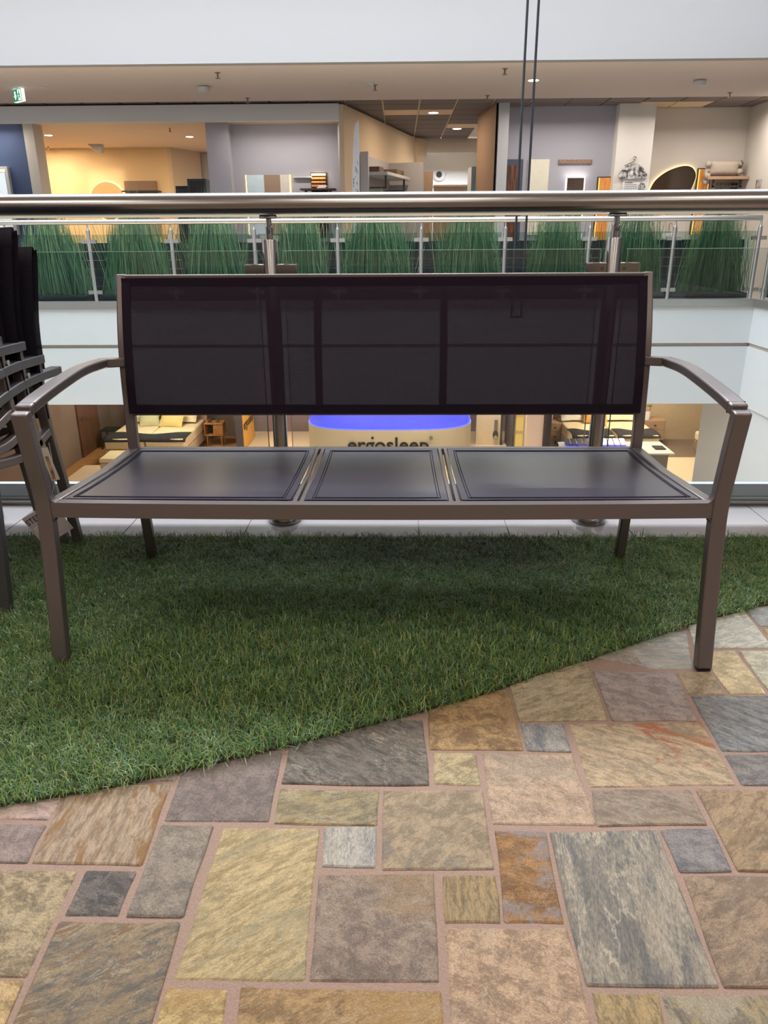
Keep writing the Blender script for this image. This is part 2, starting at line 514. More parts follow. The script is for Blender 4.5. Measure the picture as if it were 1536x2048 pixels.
# ---- near gallery: floor slab with mortar bed, flagstones, polished tiles
floor = struct(MB().box(-6, 6, -5.0, 2.86, -0.30, -0.0035).build('floor', MORTAR))
STONES = [
 # ground outline (m), tone a, tone b, tone c, grain angle, stretch, patch, vein
 ([(-0.856,1.151),(-0.642,1.154),(-0.639,1.083),(-0.844,1.080)], (196,164,150),(176,150,140),(150,140,134),0.1,1.6,0.6,0.5),
 ([(-0.832,1.068),(-0.639,1.070),(-0.632,0.980),(-0.815,0.978)], (154,132,124),(142,124,118),(160,138,126),0.2,1.0,0.3,0.1),
 ([(-0.637,1.176),(-0.442,1.178),(-0.435,0.979),(-0.625,0.980)], (186,160,132),(166,138,112),(176,124,70),1.57,4.0,1.0,0.2),
 ([(-0.629,1.278),(-0.431,1.280),(-0.440,1.187),(-0.625,1.185)], (166,146,132),(150,134,124),(140,132,126),0.4,1.5,0.5,0.5),
 ([(-0.431,1.275),(-0.238,1.277),(-0.233,1.081),(-0.427,1.079)], (134,118,110),(124,110,104),(140,122,112),0.5,1.0,0.4,0.0),
 ([(-0.428,1.070),(-0.334,1.071),(-0.337,0.877),(-0.428,0.876)], (148,134,118),(134,122,112),(150,130,108),0.3,1.0,0.4,0.1),
 ([(-0.526,0.967),(-0.439,0.966),(-0.437,0.877),(-0.524,0.877)], (112,102,96),(94,88,86),(124,110,98),0.6,1.2,0.5,0.4),
 ([(-0.793,0.969),(-0.539,0.967),(-0.535,0.771),(-0.779,0.768)], (180,158,120),(148,128,98),(196,170,124),0.3,1.2,0.9,0.6),
 ([(-0.527,0.865),(-0.338,0.866),(-0.334,0.658),(-0.520,0.656)], (154,130,98),(126,118,108),(160,122,84),-0.5,2.4,0.9,0.9),
 ([(-0.786,0.762),(-0.535,0.765),(-0.532,0.655),(-0.775,0.652)], (206,172,116),(180,148,100),(210,170,96),0.2,1.3,0.6,0.4),
 ([(-0.316,1.068),(-0.141,1.069),(-0.133,0.772),(-0.320,0.770)], (200,174,124),(182,156,108),(170,156,116),-0.62,3.2,0.5,0.6),
 ([(-0.327,0.760),(-0.239,0.760),(-0.236,0.660),(-0.327,0.658)], (206,176,116),(188,150,92),(200,150,80),-0.3,2.0,0.7,0.5),
 ([(-0.224,0.761),(0.063,0.760),(0.063,0.664),(-0.217,0.660)], (184,146,98),(160,124,82),(198,150,84),-0.4,2.0,0.8,0.5),
 ([(-0.227,1.384),(0.056,1.387),(0.062,1.180),(-0.227,1.181)], (124,112,100),(98,92,86),(140,122,104),0.6,2.6,0.7,0.9),
 ([(-0.227,1.168),(-0.036,1.166),(-0.038,1.075),(-0.227,1.076)], (164,144,104),(140,128,100),(176,146,92),-0.25,2.6,0.8,0.9),
 ([(-0.131,1.070),(-0.039,1.071),(-0.038,0.978),(-0.129,0.978)], (168,160,148),(146,144,142),(176,164,142),0.0,0.3,0.6,0.5),
 ([(-0.029,1.166),(0.162,1.170),(0.161,0.976),(-0.027,0.974)], (170,146,116),(154,134,108),(134,126,114),-0.6,1.5,0.7,0.2),
 ([(-0.131,0.964),(0.062,0.968),(0.061,0.773),(-0.125,0.771)], (154,132,114),(134,116,104),(172,136,92),0.3,1.1,0.6,0.3),
 ([(0.073,0.963),(0.163,0.965),(0.161,0.871),(0.071,0.873)], (178,148,102),(146,124,90),(190,156,104),1.57,4.0,0.6,0.6),
 ([(0.175,1.067),(0.264,1.063),(0.256,0.871),(0.166,0.873)], (168,120,70),(146,104,64),(158,142,136),0.1,1.8,0.9,0.4),
 ([(0.072,0.862),(0.259,0.865),(0.266,0.667),(0.070,0.664)], (192,158,126),(172,140,112),(200,170,140),0.4,1.2,0.6,0.8),
 ([(0.066,1.507),(0.260,1.509),(0.258,1.289),(0.066,1.287)], (178,142,94),(146,112,76),(190,150,96),0.1,1.1,0.7,0.2),
 ([(0.074,1.279),(0.159,1.278),(0.161,1.182),(0.070,1.184)], (190,166,120),(160,142,104),(176,156,120),-0.5,1.8,0.6,0.7),
 ([(0.174,1.278),(0.358,1.277),(0.358,1.081),(0.170,1.081)], (186,156,128),(170,142,118),(170,150,128),0.5,1.4,0.6,0.4),
 ([(0.269,1.378),(0.361,1.378),(0.357,1.282),(0.268,1.287)], (150,142,132),(124,126,130),(176,156,130),-0.2,0.4,0.7,0.5),
 ([(0.373,1.381),(0.663,1.390),(0.653,1.187),(0.369,1.180)], (190,162,126),(168,144,114),(192,110,66),0.5,2.4,1.0,0.4),
 ([(0.261,1.636),(0.470,1.638),(0.459,1.393),(0.265,1.386)], (188,166,132),(162,144,112),(200,180,146),-0.5,2.4,0.6,0.8),
 ([(0.476,1.592),(0.672,1.585),(0.656,1.393),(0.468,1.391)], (168,150,142),(152,138,132),(178,156,144),0.5,1.4,0.5,0.3),
 ([(0.381,1.784),(0.602,1.786),(0.607,1.609),(0.479,1.662)], (178,160,146),(160,146,134),(170,158,148),0.5,1.4,0.5,0.4),
 ([(0.616,1.786),(0.771,1.787),(0.722,1.601),(0.613,1.603),(0.579,1.630)], (184,178,168),(164,162,158),(190,178,160),0.1,2.4,0.6,0.7),
 ([(0.808,1.931),(0.979,1.932),(0.963,1.703),(0.763,1.701)], (206,200,182),(190,186,172),(200,192,168),-0.4,3.0,0.5,0.3),
 ([(0.674,1.583),(0.762,1.593),(0.758,1.493),(0.672,1.492)], (182,158,126),(158,138,112),(170,140,104),-0.4,1.8,0.6,0.6),
 ([(0.766,1.689),(0.862,1.690),(0.853,1.498),(0.766,1.497)], (206,182,136),(186,164,124),(200,174,120),0.3,1.1,0.6,0.4),
 ([(0.868,1.687),(0.980,1.693),(0.976,1.499),(0.862,1.498)], (194,184,156),(174,166,146),(190,180,150),0.3,1.3,0.6,0.6),
 ([(0.990,1.933),(1.146,1.934),(1.142,1.817),(0.979,1.816)], (170,168,164),(156,156,156),(170,164,156),0.3,1.6,0.5,0.4),
 ([(0.981,1.802),(1.134,1.803),(1.129,1.707),(0.973,1.706)], (206,176,116),(186,156,104),(196,160,100),0.2,1.2,0.5,0.4),
 ([(0.674,1.488),(0.896,1.489),(0.893,1.292),(0.668,1.290)], (144,142,140),(116,120,126),(150,142,132),0.7,3.4,0.6,0.8),
 ([(0.669,1.279),(0.882,1.281),(0.891,1.191),(0.665,1.188)], (136,126,120),(116,112,112),(146,132,120),0.4,1.6,0.6,0.4),
 ([(0.370,1.172),(0.560,1.173),(0.558,1.082),(0.359,1.078)], (160,138,116),(144,126,110),(150,136,120),0.4,2.6,0.6,0.6),
 ([(0.571,1.173),(0.898,1.177),(0.879,0.981),(0.567,0.977)], (168,138,104),(148,122,94),(186,150,104),-0.7,2.4,0.7,0.4),
 ([(0.269,1.061),(0.464,1.069),(0.456,0.770),(0.267,0.771)], (150,138,120),(118,116,114),(138,126,112),0.12,0.25,0.8,0.9),
 ([(0.469,1.069),(0.563,1.074),(0.559,0.977),(0.470,0.976)], (140,132,130),(122,118,120),(150,136,130),0.2,1.2,0.4,0.2),
 ([(0.474,0.966),(0.765,0.970),(0.744,0.774),(0.460,0.770)], (168,140,112),(146,122,102),(160,132,108),-0.5,1.8,0.7,0.5),
 ([(0.271,0.760),(0.365,0.760),(0.358,0.668),(0.270,0.667)], (186,156,106),(154,132,94),(176,140,90),1.4,3.0,0.7,0.6),
 ([(0.368,0.759),(0.647,0.762),(0.634,0.672),(0.363,0.668)], (172,150,112),(138,130,116),(190,174,146),1.2,2.6,0.8,0.9),
]
def make_stone(poly, ta, tb, tc, ang, stretch, patch, vein):
    P = [np.array(p) for p in poly]
    ar = sum(P[i][0] * P[(i + 1) % len(P)][1] - P[(i + 1) % len(P)][0] * P[i][1] for i in range(len(P)))
    if ar < 0: P = P[::-1]
    c = sum(P) / len(P)
    ring = []
    for i in range(len(P)):
        a, b = P[i], P[(i + 1) % len(P)]
        L = np.linalg.norm(b - a); d = (b - a) / L; nrm = np.array([-d[1], d[0]])
        k = max(2, min(7, int(L / 0.055)))
        cr = min(0.0025, L * 0.1)
        for j in range(k + 1):
            t = cr + (L - 2 * cr) * j / k
            ring.append(a + d * t + nrm * random.uniform(-0.0016, 0.0022) - c)
    n = len(ring)
    z = random.uniform(-0.0015, 0.001)
    vs = [(p[0], p[1], -0.03) for p in ring] + [(p[0], p[1], z - 0.0022) for p in ring]
    for p in ring:
        q = p * (1 - 0.003 / max(0.03, np.linalg.norm(p)))
        vs.append((q[0], q[1], z))
    fs = []
    for r in (0, 1):
        for i in range(n):
            j = (i + 1) % n
            fs.append((r * n + i, r * n + j, r * n + n + j, r * n + n + i))
    fs.append(tuple(range(2 * n, 3 * n)))
    mb = MB().add(vs, fs)
    o = mb.build('flagstone', STONE, floor)
    o.location = (c[0], c[1], 0)
    def mute(t, k):
        g = (t[0] * 0.3 + t[1] * 0.59 + t[2] * 0.11)
        return lin(tuple(v * (1 - k) + g * k for v in t))
    o['tone_a'] = mute(tuple(min(235, v * 1.14) for v in ta), 0.17); o['tone_b'] = mute(tuple(v * 0.97 for v in tb), 0.17); o['tone_c'] = mute(tc, 0.25)
    o['grain_angle'] = float(ang); o['grain_stretch'] = float(stretch); o['patch'] = float(patch); o['vein'] = float(vein)
    return o
for s in STONES:
    make_stone(*s)
# the same paving goes on beyond the frame, laid in staggered courses
tones = [((186,158,124),(160,136,108),(190,150,100)), ((150,134,118),(132,120,110),(150,126,104)), ((140,132,124),(112,110,110),(150,136,116)),
         ((196,168,122),(170,144,104),(200,160,98)), ((170,146,128),(152,132,118),(180,150,122))]
def courses(x0, x1, y0, y1):
    y = y1
    while y - 0.07 > y0:
        h = random.uniform(0.12, 0.2); h = min(h, y - y0); x = x0
        while x < x1 - 0.05:
            w = min(random.uniform(0.12, 0.3), x1 - x)
            if x1 - x - w < 0.08: w = x1 - x
            t = random.choice(tones)
            make_stone([(x + .006, y - .006), (x + w - .006, y - .006), (x + w - .006, y - h + .006), (x + .006, y - h + .006)], *t,
                       random.uniform(-1, 1), random.uniform(1, 2.6), 0.7, random.uniform(.2, .8))
            x += w
        y -= h
courses(-1.3, 1.3, 0.1, 0.655)
courses(-1.75, -0.90, 0.67, 1.06)
courses(0.99, 1.75, 0.67, 1.55)
courses(1.19, 1.75, 1.56, 1.86)
# polished grey tiles along the void edge
for x0, x1 in ((-3.1, -2.54), (-2.54, -1.98), (-1.98, -1.42), (-1.42, -0.986), (-0.986, -0.55), (-0.55, 0.075), (0.075, 0.395), (0.395, 0.83), (0.83, 1.36), (1.36, 1.92), (1.92, 2.48), (2.48, 3.04)):
    MB().box(x0 + .002, x1 - .002, 2.30, 2.785, -0.02, 0.0).build('floor_tile', TILE, floor)
# slab edge: upstand and steel cover strip
struct(MB().box(-6, 6, 2.80, 2.83, -0.006, 0.082).build('trim_1', WHITE, bevel=0.002))
struct(MB().box(-6, 6, 2.787, 2.80, -0.006, 0.016).build('trim_2', STEELF))
struct(MB().box(-6, 6, 2.831, 2.88, -1.36, 0.03).build('wall_near_fascia', WHITE))
struct(MB().box(-10, 7, -5.0, 2.90, 3.05, 3.25).build('ceiling', SOFFIT))
struct(MB().box(-10, 7, 2.90, 3.10, 3.05, 9.85).build('wall_near_bulkhead', WHITE))
struct(MB().box(-10, 7, -5.2, -5.0, -0.3, 3.25).build('wall_back', BEIGE))
struct(MB().box(-10.2, -10.0, -5.2, 24, -4.5, 9.9).build('wall_left', WHITE))
struct(MB().box(12.0, 12.2, -5.2, 24, -4.5, 9.9).build('wall_right', WHITE))
struct(MB().box(-10, 12, -5.2, 24, 9.85, 10.0).build('ceiling_roof', WHITE))

# ---- far gallery
floor_far = struct(MB().box(-10, 12, 11.02, 24, -0.25, 0.0).build('floor_gallery', mat('gallery_floor', (198, 190, 182), rough=0.3)))
far = struct(MB().box(-10, 5.05, 10.98, 11.3, -0.48, 0.03).build('wall_fascia_upper', WHITE))
struct(MB().box(-10, 5.05, 11.015, 11.3, -0.53, -0.48).build('trim_3', mat('shadow_gap', (170, 158, 146), rough=0.8)))
struct(MB().box(-10, 5.05, 10.99, 11.3, -1.36, -0.53).build('wall_fascia_lower', WHITE))
struct(MB().box(-10, 5.05, 10.96, 11.12, 0.03, 0.13).build('trim_4', STEELF))
struct(MB().box(5.0, 5.3, 2.9, 11.0, -0.48, 0.03).build('wall_side_fascia_upper', WHITE))
struct(MB().box(5.02, 5.3, 2.9, 11.0, -0.53, -0.48).build('trim_5', MATS['shadow_gap']))
struct(MB().box(5.0, 5.3, 2.9, 11.0, -1.36, -0.53).build('wall_side_fascia_lower', WHITE))
struct(MB().box(4.97, 5.12, 2.9, 10.96, 0.03, 0.13).build('trim_6', STEELF))
struct(MB().box(5.06, 12, 2.9, 11.02, -0.25, 0.0).build('floor_side_gallery', MATS['gallery_floor']))
struct(MB().box(5.02, 5.25, 2.9, 12.3, -4.4, -1.36).build('wall_side_lower', WHITE))
struct(MB().box(5.0, 12, 2.9, 11.0, 3.075, 3.25).build('ceiling_side_gallery', SOFFIT))
struct(MB().box(5.0, 5.2, 2.9, 11.0, 3.25, 9.85).build('wall_side_bulkhead', WHITE))
struct(MB().box(-10, 12, 11.0, 11.15, 3.075, 9.85).build('wall_bulkhead', mat('bulkhead_paint', (150, 149, 150), rough=0.7, var=0.012, scale=2)))
struct(MB().box(-10, 12, 11.15, 13.9, 3.075, 3.3).build('ceiling_soffit', SOFFIT))
struct(MB().box(5.55, 6.1, 11.25, 11.75, 0.0, 3.075).build('wall_column', WHITE))

# ---- tile ceiling of the far shop
ceil = struct(MB().box(-10, 12, 13.9, 22, 3.118, 3.30).build('ceiling_shop', mat('ceiling_grid', (216, 196, 172), rough=0.7)))
CT = mat('ceiling_tile', (118, 108, 106), rough=0.9, var=0.05, scale=90)
CTL = mat('ceiling_light_tile', (222, 196, 164), rough=0.8, var=0.02)
tm = MB().box(-0.300, 0.300, -0.300, 0.300, 0, 0.02).mesh('ceiling_tile')
tm.materials.append(CT)
tl = MB().box(-0.300, 0.300, -0.300, 0.300, 0, 0.02).mesh('ceiling_tile')
tl.materials.append(CTL)
for i in range(-16, 15):
    for j in range(0, 9):
        X = 0.045 + 0.632 * i; Y = 14.22 + 0.632 * j
        if Y > 15.1 and X > 1.6: continue
        if X < -1.6 and Y > 14.4: continue
        light = (j == 2 and i in (0, 1)) or (j == 5 and i == 2) or (j == 1 and i in (7, 8))
        o = bpy.data.objects.new('ceiling_tile', tl if light else tm)
        COL.objects.link(o); o.parent = ceil; o.location = (X, Y, 3.10)

# ---- far shop walls
struct(MB().box(-10, -1.01, 14.2, 14.3, 2.82, 3.075).build('wall_box_fascia', mat('fascia_paint', (228, 224, 222), rough=0.7, var=0.01)))
struct(MB().box(-10, -1.03, 14.3, 20.5, 2.87, 2.95).build('ceiling_niche', mat('niche_ceiling', (228, 204, 180), rough=0.8, var=0.01)))
struct(MB().prism([(-1.01, 14.2), (-0.93, 14.2), (0.44, 19.2), (0.36, 19.2)], 0.0, 3.06).build('wall_angled', BEIGE))
struct(MB().prism([(0.36, 19.0), (0.44, 19.0), (0.66, 19.35), (0.60, 19.4)], 2.55, 3.06).build('wall_angled_end', BEIGE))
struct(MB().box(-10, -6.62, 14.7, 14.8, 0, 2.87).build('wall_navy', NAVY))
struct(MB().box(-6.62, -6.44, 14.62, 15.0, 0, 2.87).build('trim_7', GREIGE))
struct(MB().box(-9.6, -5.22, 18.6, 18.7, 0, 2.88).build('wall_niche', CREAM))
struct(MB().prism([(-5.22, 18.6), (-5.14, 18.6), (-4.72, 19.6), (-4.8, 19.6)], 0, 2.88).build('wall_niche_return', BEIGE))
struct(MB().box(-9.6, -9.5, 14.8, 18.6, 0, 2.88).build('wall_niche_side', CREAM))
struct(MB().box(-3.42, -3.02, 14.75, 15.1, 0, 2.87).build('wall_pier', GREYB))
struct(MB().box(-3.05, -0.96, 15.0, 15.1, 0, 2.87).build('wall_grey', GREYB))
struct(MB().box(-1.06, -0.90, 14.55, 14.75, 0, 2.87).build('trim_8', GREYB))
struct(MB().box(-10, 12, 22.0, 22.2, 0, 3.3).build('wall_end', WHITE))
struct(MB().box(0.0, 2.2, 19.5, 19.62, 2.80, 3.1).build('wall_end_bulkhead', GREIGE))
struct(MB().box(1.72, 1.90, 14.45, 14.9, 0, 3.1).build('trim_9', WHITE))
struct(MB().prism([(1.50, 15.9), (1.56, 15.9), (1.74, 14.9), (1.68, 14.5)], 0, 3.1).build('wall_return', BROWNW))
struct(MB().box(1.90, 4.02, 14.9, 15.0, 0, 3.1).build('wall_lavender', GREYB))
struct(MB().box(3.83, 4.46, 14.66, 15.3, 0, 3.1).build('wall_pillar', mat('pillar_paint', (222, 216, 208), rough=0.8, var=0.015)))
struct(MB().box(4.46, 6.35, 15.2, 15.3, 0, 3.1).build('wall_greige', GREIGE))
struct(MB().box(6.30, 6.42, 13.2, 15.2, 0, 3.1).build('wall_shop_side', GREIGE))

# ---- lower floor of the void
struct(MB().box(-10, 12, -5, 24, -4.5, -4.4).build('floor_lower', mat('lower_floor', (236, 212, 176), rough=0.5, var=0.04, scale=2)))
struct(MB().box(-10, 12, 11.3, 24, -1.34, -1.2).build('ceiling_lower', WHITE))
LWALL = mat('lower_brown_wall', (128, 106, 92), rough=0.8, var=0.03, scale=2)
struct(MB().box(-8.35, -8.2, 12.5, 22, -4.4, -1.34).build('wall_lower_left', LWALL))
struct(MB().box(-8.35, -4.45, 20.85, 21.0, -4.4, -1.34).build('wall_lower_bedroom', LWALL))
struct(MB().box(-4.6, 4.3, 21.4, 21.5, -4.4, -1.34).build('wall_lower_back', mat('lower_mauve_wall', (140, 122, 120), rough=0.8)))
struct(MB().box(4.3, 12, 20.45, 20.55, -4.4, -1.34).build('wall_lower_showroom', mat('lower_tan_wall', (212, 186, 146), rough=0.8)))

# ================================================================== THE BENCH
BX = -0.0445
bench = thing('garden_bench', 'grey-brown metal garden bench with black sling seat and tall back, on the artificial grass', 'bench')
HW = 0.7885          # half width, front posts (centres)
RW = 0.762           # half width, rear uprights
for s in (-1, 1):
    x = BX + s * HW
    front = smooth_path([(x, 1.602, 0.004), (x, 1.630, 0.20), (x, 1.650, 0.39), (x, 1.634, 0.52), (x, 1.612, 0.637)], 5)
    MB().sweep(front, 0.037, 0.030, ref=(1, 0, 0)).build('leg', FRAME, bench, bevel=0.004)
    xr = BX + s * RW
    rear = smooth_path([(xr, 2.246, 0.004), (xr, 2.232, 0.14), (xr, 2.206, 0.375), (xr, 2.208, 0.50), (xr, 2.226, 0.70), (xr, 2.282, 0.893)], 5)
    MB().sweep(rear, 0.030, 0.026, ref=(1, 0, 0)).build('leg', FRAME, bench, bevel=0.004)
    xo = BX + s * (HW + 0.024)
    arm = smooth_path([(x, 1.626, 0.6365), (x, 1.70, 0.648), (BX + s * (HW + .006), 1.85, 0.660), (BX + s * (HW + .016), 2.0, 0.664), (xo, 2.165, 0.656)], 5)
    MB().sweep(arm, 0.038, 0.024, ref=(1, 0, 0)).build('armrest', FRAME, bench, bevel=0.004)
    MB().sweep([(xo + s * 0.014, 2.178, 0.654), (xr - s * 0.005, 2.214, 0.652)], 0.026, 0.024, ref=(0, 0, 1)).build('armrest_stub', FRAME, bench, bevel=0.003)
    MB().sweep([(BX + s * 0.772, 1.66, 0.404), (BX + s * 0.764, 1.95, 0.385), (BX + s * 0.762, 2.205, 0.384)], 0.028, 0.024, ref=(1, 0, 0)).build('side_rail', FRAME, bench, bevel=0.003)
fr = [(BX + u * 0.772, 1.652 - 0.014 * (1 - u * u), 0.3975) for u in np.linspace(-1, 1, 17)]
frm = MB().sweep(fr, 0.037, 0.026, ref=(0, 0, 1))
def fillet(cx, cz, sx, sz, r, y0, y1):
    arc = [(cx, cz)] + [(cx + sx * r * (1 - math.sin(a)), cz + sz * r * (1 - math.cos(a))) for a in np.linspace(0, math.pi / 2, 7)]
    frm.slab_y(arc, y0, y1)
for s in (-1, 1):
    fillet(BX + s * (HW - .0185), 0.4155, -s, 1, 0.016, 1.640, 1.664)
    fillet(BX + s * (HW - .0185), 0.3795, -s, -1, 0.014, 1.640, 1.664)
frm.build('front_rail', FRAME, bench, bevel=0.003)
for s in (-1, 1):
    MB().box(BX + s * HW - .0192, BX + s * HW + .0192, 1.6440, 1.6458, 0.6262, 0.6520).build('joint_gap', BLACKR, bench)
MB().sweep([(BX - RW, 2.212, 0.381), (BX + RW, 2.212, 0.381)], 0.022, 0.022, ref=(0, 0, 1)).build('rear_rail', FRAME, bench, bevel=0.003)
DIV = (-0.237, 0.1335)
for d in DIV:
    for k in (-1, 1):
        MB().sweep([(d + k * 0.0085, 1.662, 0.402), (d + k * 0.0085, 1.95, 0.383), (d + k * 0.0085, 2.205, 0.383)], 0.011, 0.018, ref=(1, 0, 0)).build('divider_rail', FRAME, bench, bevel=0.002)
    MB().sweep([(d, 2.226, 0.505), (d, 2.244, 0.70), (d, 2.298, 0.885)], 0.022, 0.014, ref=(1, 0, 0)).build('back_strut', FRAME, bench, bevel=0.002)
def seat_panel(xa, xb):
    def P(u, v, up=0.0):
        x = xa + (xb - xa) * u; y = 1.672 + (2.200 - 1.672) * v
        z = 0.4155 - 0.025 * v
        d = (1 - v) * 0.528
        sag = 0.018 * v * (1 - v) * (1 - 0.6 * abs(2 * u - 1) ** 5) + 0.007 * (1 - math.exp(-d / 0.05)) * (1 - math.exp(-v * 4))
        return (x, y - 0.010 * (1 - ((x - BX) / 0.77) ** 2) * (1 - v), z - sag + up)
    n, m = 28, 30
    vs = [P(i / n, j / m) for j in range(m + 1) for i in range(n + 1)]
    vs2 = [(a, b, c - 0.003) for a, b, c in vs]
    fs = []
    for j in range(m):
        for i in range(n):
            a = j * (n + 1) + i
            fs.append((a, a + 1, a + n + 2, a + n + 1))
    o = MB().add(vs, fs).add(vs2, [f[::-1] for f in fs]).build('seat_panel', SEATF, bench, smooth=60)
    hx = 0.017 / (xb - xa); hy = 0.017 / 0.528
    mb = MB()
    for off in (0.0, 0.006):
        a, b = hx + off / (xb - xa), hy + off / 0.528
        for lo, hi, fixed, horiz in ((a, 1 - a, b, 1), (a, 1 - a, 1 - b, 1), (b, 1 - b, a, 0), (b, 1 - b, 1 - a, 0)):
            pts = [P(t, fixed, 0.0006) if horiz else P(fixed, t, 0.0006) for t in np.linspace(lo, hi, 22)]
            mb.sweep(pts, 0.0016, 0.0014, ref=(0, 1, 0) if horiz else (1, 0, 0))
    mb.build('stitching', HEM, o)
    return o
seat_panel(BX - 0.752, DIV[0] - 0.016)
seat_panel(DIV[0] + 0.016, DIV[1] - 0.016)
seat_panel(DIV[1] + 0.016, BX + 0.752)
def by(z):
    t = (z - 0.50) / 0.39
    return 2.196 + 0.012 * t + 0.062 * t * t
for z, nm in ((0.884, 'top_rail'), (0.505, 'lower_rail')):
    MB().sweep([(BX - RW, by(z) + 0.010, z), (BX + RW, by(z) + 0.010, z)], 0.020, 0.022, ref=(0, 0, 1)).build(nm, FRAME, bench, bevel=0.003)
n, m = 40, 16
vs = []; W0 = RW - 0.006
for j in range(m + 1):
    for i in range(n + 1):
        u = -1 + 2 * i / n; v = j / m
        z = 0.512 + (0.878 - 0.512) * v
        vs.append((BX + u * W0, by(z) - 0.012 + 0.008 * (1 - u ** 4) * math.sin(math.pi * v), z))
fs = []
for j in range(m):
    for i in range(n):
        a = j * (n + 1) + i
        fs.append((a, a + 1, a + n + 2, a + n + 1))
bp_ = MB().add(vs, fs).build('back_panel', BACKF, bench, smooth=60)
hm = MB()
for z in (0.5165, 0.8735):
    hm.sweep([(BX - W0, by(z) - 0.0135, z), (BX + W0, by(z) - 0.0135, z)], 0.026, 0.003, ref=(0, 0, 1))
for s in (-1, 1):
    hm.sweep([(BX + s * (W0 - .012), by(z) - 0.0135, z) for z in np.linspace(0.512, 0.878, 9)], 0.024, 0.003, ref=(1, 0, 0))
hm.build('hem', HEM, bp_)
for s in (-1, 1):
    cap = MB().box(BX + s * HW - .016, BX + s * HW + .016, 1.590, 1.615, 0.0, 0.004)
    cap.build('foot_glide', BLACKR, bench)
base(bench, (BX, 1.93, 0.0))

# hang tag behind the left post
TAGC = mat('tag_card', (150, 142, 146), rough=0.5, var=0.03)
ht = thing('hang_tag', 'grey cardboard hang tag lettered STERN, hanging behind the left front post of the bench', 'tag')
tz = Matrix.Rotation(math.radians(33), 3, 'Y')
tc = Vector((-0.932,1.84,0.284))
def tp(u, w, y=0.0):
    q = tz @ Vector((u, 0, w)); return (tc.x + q.x, tc.y + y, tc.z + q.z)
# card: width u, height w; turned so that its lettering climbs to the right
tz = Matrix.Rotation(-math.radians(32), 3, 'Y')
card = [(-0.048, 0.046), (0.052, 0.046), (0.052, -0.046), (-0.048, -0.046)]
vs = [tp(u, w, 0.0) for u, w in card] + [tp(u, w, 0.0015) for u, w in card]
MB().add(vs, [(0, 1, 2, 3), (7, 6, 5, 4), (0, 4, 5, 1), (1, 5, 6, 2), (2, 6, 7, 3), (3, 7, 4, 0)]).build('card', TAGC, ht)
TAGINK = mat('tag_ink', (40, 38, 46), rough=0.6)
TAGW = mat('tag_print', (206, 196, 196), rough=0.6)
c0 = tp(-0.014, 0.028, -0.0012)
lettering('STERN', 0.02, c0, (math.pi / 2, -math.radians(32), 0), TAGINK, ht, width=0.062, extrude=0.0003)
for k in range(4):
    w = 0.008 - 0.0055 * k
    vs = [tp(u, w + d, -0.0006) for u, d in ((-0.04, 0.0008), (0.012, 0.0008), (0.012, -0.0008), (-0.04, -0.0008))]
    MB().add(vs, [(0, 1, 2, 3)]).build('printed_line', TAGW, ht)
MB().tube([tp(0.045, 0.042, .001), (-0.898,1.86,0.401), (-0.92,1.9,0.491)], 0.0008, 6).build('string', TAGC, ht)
base(ht, tuple(tc))

# ================================================================== STACKED CHAIRS at the left
CH = thing('stacking_chair', 'lowest of the three stacked dark garden armchairs at the left of the bench', 'chair', group='stacked armchairs beside the bench')
XR = -1.10; CW = 0.56
for s in (0, 1):
    x = XR - s * CW
    MB().sweep(smooth_path([(x, 2.372, 0.004), (x, 2.322, 0.25), (x, 2.276, 0.44), (x, 2.266, 0.55), (x, 2.272, 0.64)], 4), 0.030, 0.026, ref=(1, 0, 0)).build('leg', FRAME if s == 0 else DKFRAME, CH, bevel=0.003)
    MB().sweep(smooth_path([(x, 1.862, 0.004), (x, 1.893, 0.22), (x, 1.915, 0.42), (x, 1.905, 0.55)], 4), 0.030, 0.026, ref=(1, 0, 0)).build('leg', DKFRAME, CH, bevel=0.003)
    MB().sweep(smooth_path([(x + .002, 1.88, 0.552), (x + .002, 2.03, 0.584), (x + .002, 2.2, 0.600), (x + .004, 2.395, 0.598)], 5), 0.036, 0.026, ref=(1, 0, 0)).build('armrest', DKFRAME, CH, bevel=0.003)
    MB().sweep(smooth_path([(x, 2.275, 0.430), (x, 2.10, 0.398), (x, 1.92, 0.420)], 5), 0.030, 0.024, ref=(1, 0, 0)).build('side_rail', FRAME, CH, bevel=0.003)
    MB().tube([(x + .0145, 2.285, 0.566), (x + .0185, 2.285, 0.566)], 0.008, 12).build('bolt', STEELF, CH)
MB().sweep([(XR, 1.918, 0.418), (XR - CW, 1.918, 0.418)], 0.028, 0.024, ref=(0, 0, 1)).build('front_rail', DKFRAME, CH, bevel=0.003)
vs = []; fs = []
for j in range(9):
    for i in range(9):
        vs.append((XR - CW * i / 8, 1.93 + 0.33 * j / 8, 0.436 - 0.014 * math.sin(math.pi * i / 8) - 0.002 * j))
for j in range(8):
    for i in range(8):
        a = j * 9 + i; fs.append((a, a + 1, a + 10, a + 9))
MB().add(vs, fs).build('seat', CHAIRF, CH, smooth=60)
vs = []; fs = []
PR = smooth_path([(0, 2.262, 0.47), (0, 2.252, 0.60), (0, 2.262, 0.75), (0, 2.318, 0.955), (0, 2.338, 0.962), (0, 2.352, 0.945), (0, 2.295, 0.76), (0, 2.284, 0.62)], 3)
NB = 11
for (a_, y, z) in PR:
    for i in range(NB):
        u = -1 + 2 * i / (NB - 1)
        vs.append((XR + 0.020 - (CW + 0.040) * i / (NB - 1), y + 0.016 * (1 - u * u), z - (0.006 * (1 - u * u) if z > .93 else 0)))
for j in range(len(PR) - 1):
    for i in range(NB - 1):
        a = j * NB + i; fs.append((a, a + 1, a + NB + 1, a + NB))
MB().add(vs, fs).build('backrest', CHAIRF, CH, smooth=70)
